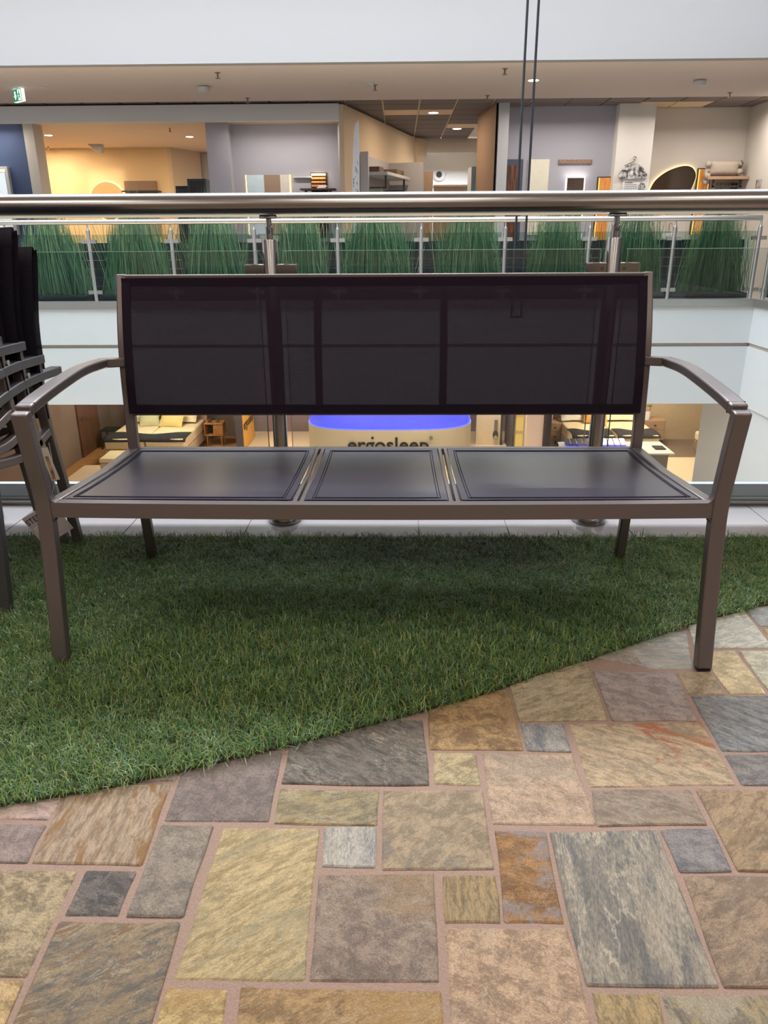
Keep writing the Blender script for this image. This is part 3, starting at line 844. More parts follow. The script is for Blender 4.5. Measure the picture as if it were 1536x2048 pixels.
base(CH, (XR - CW / 2, 2.15, 0.0))
for k, nm in ((1, 'middle one of the three stacked dark garden armchairs at the left of the bench'), (2, 'topmost of the three stacked dark garden armchairs at the left of the bench')):
    c = clone(CH)
    c.location = (XR - CW / 2, 2.15 - 0.104 * k, 0.053 * k)
    c['label'] = nm
pt = thing('chair_label', 'pale paper label hanging on the stacked chairs, just behind the bench armrest', 'tag')
q0 = (-1.037,2.12,0.371)
MB().sweep([(q0[0] - .008, q0[1], q0[2] + .045), (q0[0], q0[1], q0[2]), (q0[0] + .014, q0[1], q0[2] - .055)], 0.024, 0.001, ref=(1, 0, 0)).build('sleeve', mat('label_paper', (205, 198, 184), rough=0.35), pt)
MB().sweep([(q0[0] - .002, q0[1] - .002, q0[2] + .02), (q0[0] + .010, q0[1] - .002, q0[2] - .05)], 0.010, 0.001, ref=(1, 0, 0)).build('printed_strip', mat('label_print', (190, 160, 120), rough=0.5, rgb2=(120, 60, 50), scale=30), pt)
base(pt, q0)

# ================================================================== ARTIFICIAL GRASS
EDGE = [(-2.2,0.86),(-0.943,1.059),(-0.737,1.102),(-0.687,1.116),(-0.61,1.134),(-0.524,1.162),(-0.42,1.204),(-0.319,1.246),(-0.223,1.283),(-0.122,1.324),(-0.017,1.373),(0.094,1.422),(0.211,1.478),(0.339,1.554),(0.475,1.625),(0.654,1.725),(0.819,1.821),(0.951,1.879),(1.049,1.925),(1.58,2.186),(2.1,2.44)]
BACKY = 2.435
grass = thing('grass_mat', 'green artificial grass mat with a diagonal front edge, under the bench', 'grass mat', (0, 2.0, 0))
ex = np.array([e[0] for e in EDGE]); ey = np.array([e[1] for e in EDGE])
poly = [(x, y + 0.012) for x, y in EDGE] + [(2.1, BACKY), (-2.2, BACKY)]
b_ = MB().prism(poly, 0.0008, 0.007).build('backing', mat('grass_backing', (30, 44, 24), rough=0.95, rgb2=(62, 66, 34), scale=120), grass)
b_.location = (0, -2.0, 0)
def noise2(x, y, f, seed):
    r = np.random.default_rng(seed); v = np.zeros_like(x)
    for k in range(7):
        a = r.uniform(0, 2 * np.pi); ff = f * r.uniform(0.6, 1.7)
        v += np.sin((x * np.cos(a) + y * np.sin(a)) * ff + r.uniform(0, 6.28))
    return v / 7
def blades(N):
    x = rng.uniform(-1.75, 1.85, N * 2); y = rng.uniform(1.0, BACKY, N * 2)
    lo = np.interp(x, ex, ey) + rng.uniform(-0.008, 0.012, N * 2) + 0.006 * noise2(x, y * 0, 60, 3)
    k = (y > lo) & (y < BACKY)
    x, y, lo = x[k][:N], y[k][:N], lo[k][:N]
    n = len(x)
    clump = noise2(x, y, 55, 11)
    ang = rng.uniform(0, 2 * np.pi, n) * 0.9 + 3.0 * noise2(x, y, 70, 5) + 2.0 * noise2(x, y, 14, 8)
    L = rng.uniform(0.020, 0.042, n) * (1 + 0.45 * clump + 0.25 * noise2(x, y, 130, 31))
    lean = np.clip(rng.normal(0.9, 0.36, n) + 0.42 * np.clip((y - 1.7) / 0.5, 0, 1) + 0.4 * noise2(x, y, 60, 21), 0.1, 1.5)
    w = rng.uniform(0.0014, 0.0024, n)
    d = np.stack([np.cos(ang), np.sin(ang)], 1)
    s = np.stack([-d[:, 1], d[:, 0]], 1)
    z0 = 0.006
    def pt(t, bend):
        th = lean * bend
        return np.stack([x + d[:, 0] * L * t * np.sin(th), y + d[:, 1] * L * t * np.sin(th), z0 + L * t * np.cos(th)], 1)
    curl = rng.normal(0, 0.30, n)
    p0 = pt(0, 0); p1 = pt(0.55, 0.6); p2 = pt(1.0, 1.05)
    p2[:, 0] += s[:, 0] * L * curl; p2[:, 1] += s[:, 1] * L * curl
    S = np.concatenate([s, np.zeros((n, 1))], 1)
    V = np.stack([p0 - S * (w / 2)[:, None], p0 + S * (w / 2)[:, None], p1 + S * (w * 0.42)[:, None], p1 - S * (w * 0.42)[:, None], p2], 1).reshape(-1, 3)
    idx = np.arange(n) * 5
    quads = np.stack([idx, idx + 1, idx + 2, idx + 3], 1)
    tris = np.stack([idx + 3, idx + 2, idx + 4], 1)
    me = bpy.data.meshes.new('blades')
    me.vertices.add(n * 5); me.vertices.foreach_set('co', V.astype(np.float32).ravel())
    loops = np.concatenate([quads.ravel(), tris.ravel()]).astype(np.int32)
    me.loops.add(len(loops)); me.loops.foreach_set('vertex_index', loops)
    me.polygons.add(2 * n)
    ls = np.concatenate([np.arange(n) * 4, 4 * n + np.arange(n) * 3]).astype(np.int32)
    me.polygons.foreach_set('loop_start', ls)
    me.update(calc_edges=True); me.validate()
    pal = np.array([lin(c) for c in ((84, 120, 72), (106, 140, 80), (68, 108, 78), (132, 152, 92), (98, 132, 104), (148, 140, 96))])
    ci = rng.choice(len(pal), n, p=[.28, .25, .18, .14, .11, .04])
    c = pal[ci] * rng.uniform(0.9, 1.9, (n, 1)) * np.array([1.12, 0.98, 0.86])
    colr = np.ones((n, 5, 4)); colr[:, :, :3] = c[:, None, :]
    at = me.color_attributes.new('blade_colour', 'FLOAT_COLOR', 'POINT')
    at.data.foreach_set('color', colr.astype(np.float32).ravel())
    me.shade_smooth()
    return me
gm = bpy.data.objects.new('blades', blades(150000))
COL.objects.link(gm); gm.parent = grass; gm.location = (0, -2.0, 0); gm['kind'] = 'stuff'
gm.data.materials.append(attr_mat('grass_blade', 'blade_colour', rough=0.30, spec=0.9))

# ================================================================== NEAR BALUSTRADE
YB = 2.615
bal = thing('balustrade', 'brushed steel and glass balustrade directly behind the bench', 'balustrade')
MB().tube([(-4.5, YB, 1.0925), (4.5, YB, 1.0925)], 0.0365, 40).build('handrail', STEEL, bal, smooth=40)
PXS = [-2.681, -1.552, -0.423, 0.706, 1.835, 2.964]
for px in PXS:
    post = MB().lathe([(0.0255, 0.024), (0.0255, 0.985), (0.0245, 0.987)], (px, YB, 0), 32).build('post', STEEL, bal, smooth=40)
    MB().lathe([(0.0125, 0.985), (0.0125, 1.026), (0.009, 1.028), (0.009, 1.05)], (px, YB, 0), 24).build('neck', STEEL, post, smooth=40)
    MB().box(px - .028, px + .028, YB - .017, YB + .017, 1.050, 1.058).build('saddle', STEEL, post, bevel=0.003)
    MB().lathe([(0.058, 0.0), (0.061, 0.002), (0.061, 0.022), (0.059, 0.025), (0.026, 0.025)], (px, YB, 0), 40).build('base_cover', STEEL, post, smooth=40)
    MB().tube([(px, YB - .0122, 1.012), (px, YB - .0145, 1.012)], 0.006, 12).build('screw', DARKTRIM, post)
    for z in (0.868, 0.20):
        for s in (-1, 1):
            cl = MB().box(min(px + s * .020, px + s * .087), max(px + s * .020, px + s * .087), YB - .013, YB + .013, z, z + .042).build('glass_clamp', STEEL, bal, bevel=0.002)
            MB().tube([(px + s * .036, YB - .0125, z + .023), (px + s * .036, YB - .0145, z + .023)], 0.0055, 12).build('screw', DARKTRIM, cl)
for a, b in zip(PXS[:-1], PXS[1:]):
    MB().box(a + .042, b - .042, YB - .005, YB + .005, 0.095, 0.951).build('glass_panel', GLASSN, bal)
    e = MB()
    e.box(a + .042, b - .042, YB - .0051, YB + .0051, 0.951, 0.9525)
    for xx in (a + .042, b - .0435):
        e.box(xx, xx + .0015, YB - .0051, YB + .0051, 0.095, 0.951)
    e.box(a + .042, b - .042, YB - .0051, YB + .0051, 0.0935, 0.095)
    e.build('glass_rim', GLASSE, bal)
base(bal, (0, YB, 0))

# ================================================================== FAR BALUSTRADE
YF = 11.05
def far_rail(name, label, P0, P1, n):
    P0, P1 = Vector(P0), Vector(P1)
    t = thing(name, label, 'balustrade')
    d = (P1 - P0).normalized(); up = Vector((0, 0, 1))
    MB().tube([P0 + up * 1.185, P1 + up * 1.185], 0.035, 20).build('handrail', STEELF, t, smooth=40)
    rz = math.atan2(d.y, d.x)
    pts = [P0 + (P1 - P0) * (k / n) for k in range(n + 1)]
    for p in pts:
        po = MB().tube([p + up * 0.13, p + up * 1.075], 0.028, 14).build('post', STEELF, t, smooth=40)
        MB().tube([p + up * 1.075, p + up * 1.10, p + up * 1.15], [0.02, 0.012, 0.012], 12).build('neck', STEELF, po, smooth=40)
        for z in (0.93, 0.25):
            q = p + up * z
            MB().sweep([q - d * 0.10, q + d * 0.10], 0.05, 0.03, ref=(0, 0, 1)).build('glass_clamp', STEELF, po)
    for a, b in zip(pts[:-1], pts[1:]):
        a2, b2 = a + d * 0.05, b - d * 0.05
        MB().sweep([a2 + up * 0.59, b2 + up * 0.59], 0.86, 0.01, ref=(0, 0, 1)).build('glass_panel', GLASSF, t)
    base(t, tuple(P0))
    return t
far_rail('balustrade', 'steel and glass balustrade across the void, in front of the tall grass', (-4.316 - 4 * 1.158, YF, 0), (-4.316 + 8 * 1.158, YF, 0), 12)
far_rail('balustrade', 'balustrade along the right-hand side of the void', (5.06, 10.9, 0), (5.06, 4.0, 0), 6)

# ================================================================== TALL GRASS ON THE FAR GALLERY
DKPL = mat('dark_planter', (44, 44, 54), rough=0.6, var=0.08, scale=6)
lw = thing('low_wall', 'long dark slatted low wall behind the tall grass on the far gallery', 'low wall')
for k in range(7):
    MB().box(-9.5, 5.3, 12.30, 12.42, 0.0 + 0.13 * k, 0.122 + 0.13 * k).build('slat', DKPL, lw, bevel=0.004)
base(lw, (-2, 12.36, 0))
GB = attr_mat('tall_grass_blade', 'blade_colour', rough=0.5, spec=0.4)
def clump(cx, cy, wid, h, seed, n=520):
    r = np.random.default_rng(seed)
    u = r.uniform(-1, 1, n)
    bx = u * wid * 0.5 + r.normal(0, 0.03, n); byy = r.uniform(-0.16, 0.16, n)
    L = h * r.uniform(0.62, 1.08, n) * (1 - 0.22 * np.abs(u) ** 2)
    tx = bx * r.uniform(0.35, 0.75, n) + r.normal(0, 0.05, n); ty = byy * 0.6 + r.normal(0, 0.05, n)
    stray = r.random(n) < 0.10
    tx = np.where(stray, bx * 1.25 + r.normal(0, 0.12, n), tx)
    w = r.uniform(0.006, 0.012, n)
    z0 = r.uniform(0.16, 0.22, n)
    segs = 4
    V = np.zeros((n, segs * 2 + 1, 3))
    for k in range(segs + 1):
        t = k / segs
        e = t * t
        x = cx + bx + (tx - bx) * (t * 0.65 + e * 0.35); y = cy + byy + (ty - byy) * e
        z = z0 + L * (t - 0.06 * e * np.abs(tx - bx))
        if k < segs:
            ww = w * (1 - 0.5 * t)
            V[:, 2 * k] = np.stack([x - ww / 2, y, z], 1); V[:, 2 * k + 1] = np.stack([x + ww / 2, y + ww * 0.4, z], 1)
        else:
            V[:, 2 * segs] = np.stack([x, y, z], 1)
    P = segs * 2 + 1
    fs = []
    for i in range(n):
        o = i * P
        for k in range(segs - 1):
            fs.append((o + 2 * k, o + 2 * k + 1, o + 2 * k + 3, o + 2 * k + 2))
        fs.append((o + 2 * segs - 2, o + 2 * segs - 1, o + 2 * segs))
    me = bpy.data.meshes.new('blades')
    me.from_pydata(V.reshape(-1, 3).tolist(), [], fs)
    pal = np.array([lin(c) for c in ((104, 138, 108), (132, 164, 122), (78, 110, 92), (164, 182, 140), (204, 200, 166))])
    ci = r.choice(5, n, p=[.34, .26, .24, .12, .04])
    cc = np.ones((n, P, 4)); cc[:, :, :3] = (pal[ci] * r.uniform(.8, 1.2, (n, 1)))[:, None, :]
    at = me.color_attributes.new('blade_colour', 'FLOAT_COLOR', 'POINT')
    at.data.foreach_set('color', cc.astype(np.float32).ravel())
    me.materials.append(GB)
    return me
ordn = ['leftmost', 'second', 'third', 'fourth', 'fifth', 'sixth', 'seventh', 'eighth', 'rightmost']
for k, (xa, xb, ht_) in enumerate(((15, 160, 1.30), (192, 330, 1.42), (360, 486, 1.42), (540, 652, 1.40), (672, 830, 1.42), (872, 1008, 1.42), (1058, 1176, 1.40), (1210, 1330, 1.42), (1372, 1500, 1.40))):
    Yc = 11.62
    X0 = 0.00062 * (xa - 797) * Yc; X1 = 0.00062 * (xb - 797) * Yc
    lab = ('%s clump of tall green ornamental grass behind the far glass balustrade' % ordn[k]) if k in (0, 8) else ('%s clump from the left of tall green ornamental grass behind the far glass balustrade' % ordn[k])
    t = thing('ornamental_grass', lab, 'grass', ((X0 + X1) / 2, Yc, 0), group='tall grasses on the far gallery')
    o = bpy.data.objects.new('blades', clump(0, 0, X1 - X0, ht_, 100 + k, 620 if k == 4 else 520))
    COL.objects.link(o); o.parent = t; o['kind'] = 'stuff'
    hw = (X1 - X0) / 2 * 0.98
    tr = MB().box(-hw, hw, -0.24, 0.24, 0.0, 0.18).build('trough', DKPL, t, bevel=0.01)
    MB().box(-hw + .03, hw - .03, -0.21, 0.21, 0.18, 0.186).build('soil', mat('soil', (40, 32, 26), rough=0.95), tr)

# ================================================================== CEILING FITTINGS
LENS = emis('lamp_lens', (255, 240, 214), 9.0)
LENSO = mat('unlit_lens', (190, 180, 172), rough=0.3)
def downlight(x, y, z, label, lit=True, watt=14, rgb=WARM, r=0.075, group=None):
    t = thing('downlight', label, 'ceiling light', group=group)
    MB().lathe([(r + .02, -0.006), (r + .025, 0.0), (r + .025, 0.004)], (x, y, z), 24).build('trim_ring', WHITE, t, smooth=40)
    MB().lathe([(r, -0.009), (r, -0.005)], (x, y, z), 24).build('lens', LENS if lit else LENSO, t)
    base(t, (x, y, z))
    if lit:
        area('downlight_lamp', (x, y, z - 0.02), (0, 0, 0), r * 2, 0, watt, rgb, disk=True)
    return t
downlight(1.943, 12.323, 3.075, 'bright recessed downlight in the brown soffit, behind the hanging cables', watt=22, rgb=NEUT)
downlight(-5.279, 12.489, 3.075, 'dim recessed downlight in the soffit beside the exit sign', lit=False)
downlight(-0.609, 12.342, 3.075, 'dim recessed downlight near the middle of the soffit', lit=False)
NG = 'downlights in the warm niche ceiling'
downlight(*(-6.869,16.254,2.87), 'lit downlight in the warm niche ceiling, right-hand one of the left pair', watt=50, rgb=WARMER, group=NG)
downlight(*(-7.716,17.66,2.87), 'lit downlight in the warm niche ceiling, leftmost and furthest back', watt=50, rgb=WARMER, group=NG)
downlight(*(-4.198,16.679,2.87), 'lit downlight in the warm niche ceiling, above the grey-brown wall panel', watt=50, rgb=WARMER, group=NG)
downlight(0.643, 15.498, 3.10, 'lit downlight in the tiled shop ceiling, nearer of two', watt=26, rgb=WARM, r=0.09)
downlight(1.24, 17.757, 3.10, 'lit downlight in the tiled shop ceiling, further of two', watt=26, rgb=WARM, r=0.09)
for k, (x, y) in enumerate(((-2.456,11.571),(-2.432,13.6),(1.424,11.499),(1.422,13.579),(-0.348,12.588),(5.238,13.514))):
    t = thing('sprinkler', ['small sprinkler under the soffit above the round surface spotlight at left', 'small sprinkler at the back edge of the soffit, left of the banner',
        'small sprinkler near the front of the soffit, left of the hanging cables', 'small sprinkler at the back edge of the soffit above the tiled ceiling',
        'small sprinkler beside the flat smoke detector on the soffit', 'small sprinkler at the back of the soffit, right of the right-hand spotlight'][k], 'sprinkler', group='sprinklers under the soffit')
    BR = mat('sprinkler_metal', (128, 112, 104), rough=0.4, metal=0.8)
    MB().lathe([(0.035, -0.006), (0.04, 0.0)], (x, y, 3.075), 16).build('rosette', BR, t)
    MB().lathe([(0.011, -0.07), (0.013, -0.05), (0.013, 0.0)], (x, y, 3.075), 12).build('body', BR, t)
    MB().lathe([(0.034, -0.074), (0.034, -0.070)], (x, y, 3.075), 16).build('deflector', BR, t)
    base(t, (x, y, 3.075))
t = thing('sprinkler', 'small sprinkler in the middle of the warm niche ceiling', 'sprinkler', group='niche sprinklers')
MB().lathe([(0.012, -0.06), (0.012, 0.0)], (-4.228, 15.392, 2.87), 12).build('body', BR, t)
MB().lathe([(0.032, -0.064), (0.032, -0.060)], (-4.228, 15.392, 2.87), 16).build('deflector', BR, t)
base(t, (-4.228, 15.392, 2.87))
t2 = clone(t); t2['label'] = 'small sprinkler at the far left of the warm niche ceiling'; t2.location = (-7.754, 18.241, 2.87)
for x, y, lab in ((-2.883, 12.535, 'white round surface spotlight on the soffit, towards the left'), (4.368, 12.447, 'white round surface spotlight on the soffit, towards the right')):
    t = thing('surface_spotlight', lab, 'ceiling light')
    MB().lathe([(0.07, -0.085), (0.088, -0.078), (0.092, -0.02), (0.075, 0.0)], (x, y, 3.075), 24).build('housing', WHITE, t, smooth=40)
    MB().lathe([(0.055, -0.089), (0.055, -0.083)], (x, y, 3.075), 20).build('lens', LENSO, t)
    base(t, (x, y, 3.075))
t = thing('smoke_detector', 'flat white smoke detector on the soffit above the banner', 'smoke detector')
MB().lathe([(0.04, -0.03), (0.06, -0.022), (0.065, 0.0)], (-0.42, 12.45, 3.075), 20).build('body', WHITE, t, smooth=40)
MB().lathe([(0.02, -0.036), (0.02, -0.03)], (-0.42, 12.45, 3.075), 16).build('sensor', LENSO, t)
base(t, (-0.42, 12.45, 3.075))
t = thing('wall_spotlight', 'white wedge-shaped spotlight under the warm niche ceiling', 'spotlight')
MB().add([(-6.72,17.85,2.87),(-6.42,17.85,2.87),(-6.45,17.85,2.70),(-6.5,17.85,2.70),(-6.72,18.0,2.87),(-6.42,18.0,2.87),(-6.45,18.0,2.70),(-6.5,18.0,2.70)],
         [(0,3,2,1),(4,5,6,7),(0,1,5,4),(1,2,6,5),(2,3,7,6),(3,0,4,7)]).build('housing', WHITE, t)
MB().add([(-6.72,17.845,2.812),(-6.51,17.845,2.702),(-6.50,17.845,2.706),(-6.70,17.845,2.812)], [(0,1,2,3)]).build('reflector', mat('spot_reflector', (250, 240, 220), rough=0.3), t)
base(t, (-6.55, 17.92, 2.82))
# exit sign
EXY = 12.55
t = thing('exit_sign', 'green and white emergency exit sign hanging under the soffit at the left', 'sign')
GRN = mat('exit_green', (30, 120, 92), emit=(30, 130, 98), estr=0.7)
EXW = mat('exit_white', (235, 240, 235), emit=(240, 250, 240), estr=0.9)
ex0 = (-5.661,12.55,2.976)
bx0, bz0 = ex0[0], ex0[2]
rot = math.radians(-38)
def exb(x0, x1, y0, y1, z0, z1, nm, m):
    o = MB().box(x0, x1, y0, y1, z0, z1).build(nm, m, t, bevel=0.002); return o
exb(-0.13, 0.13, -0.025, 0.025, -0.085, 0.085, 'housing', EXW)
exb(-0.125, 0.125, -0.028, -0.025, -0.08, 0.08, 'panel', GRN)
exb(0.02, 0.115, -0.031, -0.028, -0.07, 0.07, 'door_symbol', EXW)
MB().slab_y([(-0.075, 0.055), (-0.04, 0.055), (-0.04, 0.0), (-0.018, 0.0), (-0.058, -0.06), (-0.098, 0.0), (-0.075, 0.0)], -0.031, -0.028).build('arrow', EXW, t)
MB().disc_y(0.068, 0.045, 0.014, 0.014, -0.033, -0.031, 14).build('runner_head', GRN, t)
MB().slab_y([(0.05, 0.03), (0.08, 0.025), (0.098, 0.0), (0.09, -0.005), (0.075, 0.01), (0.08, -0.02), (0.1, -0.055), (0.088, -0.06), (0.062, -0.025), (0.04, -0.055), (0.03, -0.048), (0.052, -0.01), (0.05, 0.01), (0.036, 0.0), (0.032, 0.01)], -0.033, -0.031).build('runner_body', GRN, t)
MB().box(-0.03, 0.03, -0.02, 0.02, 0.085, 3.075 - bz0).build('bracket', WHITE, t)
t.location = (bx0, EXY, bz0); t.rotation_euler.z = rot

# hanging cables in the void
hc = thing('hanging_cables', 'pair of thin dark cables hanging down through the void, right of centre', 'cable')
CABLE = mat('cable_black', (34, 36, 44), rough=0.5)
for x in (1.023, 1.111):
    MB().tube([(x, 7.0, 9.7), (x, 7.0, 0.30)], 0.0105, 10).build('cable', CABLE, hc, smooth=60)
MB().box(1.023 - .012, 1.111 + .012, 6.99, 7.01, 0.285, 0.305).build('clamp_bar', CABLE, hc, bevel=0.004)
base(hc, (1.069, 7.0, 0.24))

# ================================================================== FAR SHOP: WALL THINGS
def rect(name, label, cat, r, Y, m, depth=0.04, parts=(), group=None, bevel=0.004):
    """a flat wall-hung thing with its face at Y - depth; parts = (name, rect, material, proud)"""
    t = thing(name, label, cat, group=group)
    b = MB().box(r[0], r[1], Y - depth, Y, r[2], r[3]).build('body', m, t, bevel=bevel)
    for nm, q, mm, pr in parts:
        MB().box(q[0], q[1], Y - depth - pr, Y - depth + 0.001, q[2], q[3]).build(nm, mm, t)
    base(t, ((r[0] + r[1]) / 2, Y, r[2]))
    return t
MIRR = mat('mirror', (225, 228, 226), rough=0.03, metal=1.0, var=0.0)
BRONZEM = mat('bronze_mirror', (104, 84, 68), rough=0.12, metal=0.9, var=0.02)
GLOWW = emis('warm_glow', (255, 214, 140), 2.6)
GLOWC = emis('white_glow', (255, 244, 226), 2.4)
GLOWO = emis('amber_glow', (255, 170, 70), 2.2)
WOODD = mat('dark_wood', (86, 54, 40), rough=0.5, rgb2=(46, 30, 26), scale=8, stretch=(6, 6, 0.6))
WOODR = mat('rustic_wood', (122, 70, 40), rough=0.55, rgb2=(44, 26, 20), scale=7, stretch=(7, 7, 0.7))
WOODL = mat('oak_wood', (214, 152, 88), rough=0.5, rgb2=(182, 118, 60), scale=6, stretch=(7, 7, 0.8))
TAUPE = mat('taupe_panel', (150, 126, 108), rough=0.6)
CHAR = mat('charcoal', (52, 52, 58), rough=0.5)
SLATEB = mat('slate_blue', (92, 108, 120), rough=0.5)
PAPER = mat('poster_paper', (226, 224, 222), rough=0.7, var=0.01)
INK = mat('print_ink', (70, 68, 70), rough=0.8)

# navy wall: lit mirror cabinet
rr = (-7.834,-7.004,1.033,2.181)
rect('mirror_cabinet', 'white framed lit mirror cabinet on the navy wall at the far left', 'mirror', rr, 14.7, WHITE, 0.10,
     [('mirror', (rr[0] + .05, rr[1] - .06, rr[2] + .05, rr[3] - .10), MIRR, .002), ('light_strip', (rr[0] + .03, rr[1] - .05, rr[3] - .09, rr[3] - .05), GLOWW, .004)])
# round backlit mirror in the niche
cxm, czm = -6.673, 1.762
t = thing('round_mirror', 'large round mirror with a yellow halo on the cream niche wall', 'mirror')
R0 = 0.40
MB().disc_y(cxm, czm, R0 + .03, R0 + .03, 18.565, 18.575, 48).build('halo_strip', GLOWW, t)
MB().disc_y(cxm, czm, R0, R0, 18.53, 18.565, 48).build('mirror', mat('niche_mirror', (214, 180, 130), rough=0.25, metal=0.6, var=0.04, scale=3), t)
base(t, (cxm, 18.6, czm - R0))
area('mirror_halo', (cxm, 18.50, czm + .25), (math.pi / 2, 0, 0), 0.8, 0.8, 1.5, WARMER)
# panel with dark shelf
rr = (-6.265,-5.533,1.022,2.179)
t = rect('wall_panel', 'grey-brown panel with a thin dark shelf on the cream niche wall', 'wall panel', rr, 18.6, TAUPE, 0.05)
q = (-6.24,-5.42,1.935,1.967)
MB().box(q[0], q[1], 18.25 , 18.56, q[2], q[2] + .03).build('shelf', CHAR, t, bevel=0.003).location = Vector((0, 0, 0)) - t.location
# black cabinets at the niche opening
rr = (-3.958,-3.608,1.012,1.999)
rr = (rr[0], rr[1], 0.0, rr[3])
rect('tall_cabinet', 'tall black open cabinet beside the grey pier', 'cabinet', rr, 15.6, CHAR, 0.35, [('opening', (rr[0] + .05, rr[1] - .04, rr[2] + .5, rr[3] - .04), BLACKR, .003)])
rr = (-4.269,-4.02,1.014,1.894)
rr = (rr[0], rr[1], 0.0, rr[3])
rect('low_cabinet', 'low black cabinet left of the tall black one', 'cabinet', rr, 15.9, BLACKR, 0.35, [('door', (rr[0] + .02, rr[1] - .02, rr[2] + .1, rr[3] - .05), CHAR, .006)])
rr = (-4.886,-4.643,1.815,2.831)
struct(MB().box(rr[0] - .3, rr[1] + .3, 19.7, 19.75, 0.0, rr[3]).build('wall_passage', WHITE))
# grey wall: mirrors, slat lamp, shelf
rr = (-2.785,-2.003,1.004,2.036)
t = thing('wall_mirror', 'wide wall mirror lit from both sides on the blue-grey wall', 'mirror')
MB().box(rr[0], rr[1], 14.965, 15.0, rr[2], rr[3]).build('back_panel', TAUPE, t)
w_ = rr[1] - rr[0]
MB().box(rr[0], rr[0] + w_ * .41, 14.955, 14.965, rr[2], rr[3]).build('mirror_door', mat('painted_sky_reflection', (206, 222, 228), rough=0.3, metal=0.2), t)  # pale blue puts a bright sky-like reflection into the door's colour
MB().box(rr[0] + w_ * .79, rr[1], 14.955, 14.965, rr[2], rr[3]).build('mirror_door', mat('frosted_mirror', (228, 218, 204), rough=0.4, metal=0.5), t)
MB().box(rr[1] + .005, rr[1] + .028, 14.97, 14.995, rr[2], rr[3]).build('light_strip', GLOWW, t)
MB().box(rr[0] - .02, rr[0] - .004, 14.97, 14.995, rr[2], rr[3]).build('light_strip', GLOWW, t)
base(t, ((rr[0] + rr[1]) / 2, 15.0, rr[2]))
q = (-1.922,-1.582,1.98,2.005)
tag(MB().box(q[0], q[1], 14.94, 15.0, q[2], q[3]).build('towel_rail', WHITE, bevel=0.003), 'thin white towel rail between the wide mirror and the slatted lamp', 'towel rail')
rr = (-1.603,-1.306,0.946,2.071)
t = thing('slat_lamp', 'dark wooden slatted wall panel with a glowing top strip', 'wall lamp')
MB().box(rr[0], rr[1], 14.97, 15.0, rr[2], rr[3]).build('back_panel', mat('slat_back', (60, 44, 40), rough=0.7), t)
k = 0; z = rr[3] - .02
while z > rr[2] + .06:
    MB().box(rr[0] + .012, rr[1] - .025, 14.935, 14.97, z - .035, z).build('slat', GLOWW if k == 0 else (WOODL if k < 6 else WOODD), t)
    z -= .062; k += 1
base(t, ((rr[0] + rr[1]) / 2, 15.0, rr[2]))
area('slat_glow', ((rr[0] + rr[1]) / 2, 14.90, rr[3] - .02), (math.radians(30), 0, 0), 0.25, 0.05, 0.8, WARM)
q = (-1.772,-1.134,1.758,1.792)
t = thing('wall_shelf', 'small dark wooden wall shelf under the slatted lamp', 'shelf')
MB().box(q[0], q[1], 14.62, 14.93, q[2], q[2] + .03).build('board', WOODD, t, bevel=0.003)
for xx in (q[0] + .08, q[1] - .12):
    MB().box(xx, xx + .02, 14.66, 14.99, q[2] - .10, q[2]).build('bracket', CHAR, t)
base(t, ((q[0] + q[1]) / 2, 14.8, q[2]))
tag(MB().box(q[0] + .30, q[0] + .46, 14.70, 14.86, q[2] + .031, q[2] + .055).build('folded_towel', PAPER, bevel=0.004), 'lower of two folded white towels on the dark wall shelf', 'towel', 'towels on the shelf')
tag(MB().box(q[0] + .33, q[0] + .48, 14.71, 14.85, q[2] + .056, q[2] + .078).build('folded_towel', PAPER, bevel=0.004), 'upper of two folded white towels on the dark wall shelf', 'towel', 'towels on the shelf')

# feather banner
FL = mat('banner_cloth', (226, 230, 244), rough=0.7, var=0.02)
t = thing('feather_banner', 'narrow white feather banner with blue and green print standing in the shop', 'banner')
bx_, Yb = -0.662, 13.2
out = smooth_path([(0.0, 0.55), (0.0, 2.50), (0.03, 2.64), (0.09, 2.66), (0.17, 2.50), (0.24, 1.9), (0.26, 1.2), (0.22, 0.56)], 5)
vs = []
A = math.radians(63)
for yy in (-0.008, 0.008):
    for u, z in out:
        vs.append((bx_ + 0.02 - u * math.cos(A) - yy * math.sin(A) - 0.03 * math.sin(z * 2) * .4, Yb + u * math.sin(A) - yy * math.cos(A), z))
n_ = len(out)
MB().add(vs, [tuple(range(n_)), tuple(reversed(range(n_, 2 * n_)))] + [(i, n_ + i, n_ + (i + 1) % n_, (i + 1) % n_) for i in range(n_)]).build('sail', FL, t)
MB().tube([(bx_ + .022, Yb - .004, 0.03), (bx_ + .022, Yb - .004, 2.3), (bx_ + .012, Yb, 2.62)], 0.011, 8).build('pole', mat('banner_pole', (225, 226, 232), rough=0.3), t)
MB().box(bx_ - .22, bx_ + .22, Yb - .22, Yb + .22, 0, 0.03).build('foot', CHAR, t)
BLU = mat('banner_blue', (52, 60, 130), rough=0.7); GRE = mat('banner_green', (96, 130, 84), rough=0.7)
def sail_pt(u, z, e=0.0105):
    return (bx_ + 0.02 - u * math.cos(A) - (-e) * math.sin(A) * -1 * -1 - 0.012 * math.sin(z * 2), Yb + u * math.sin(A) - e * math.cos(A), z)
rb = random.Random(5)
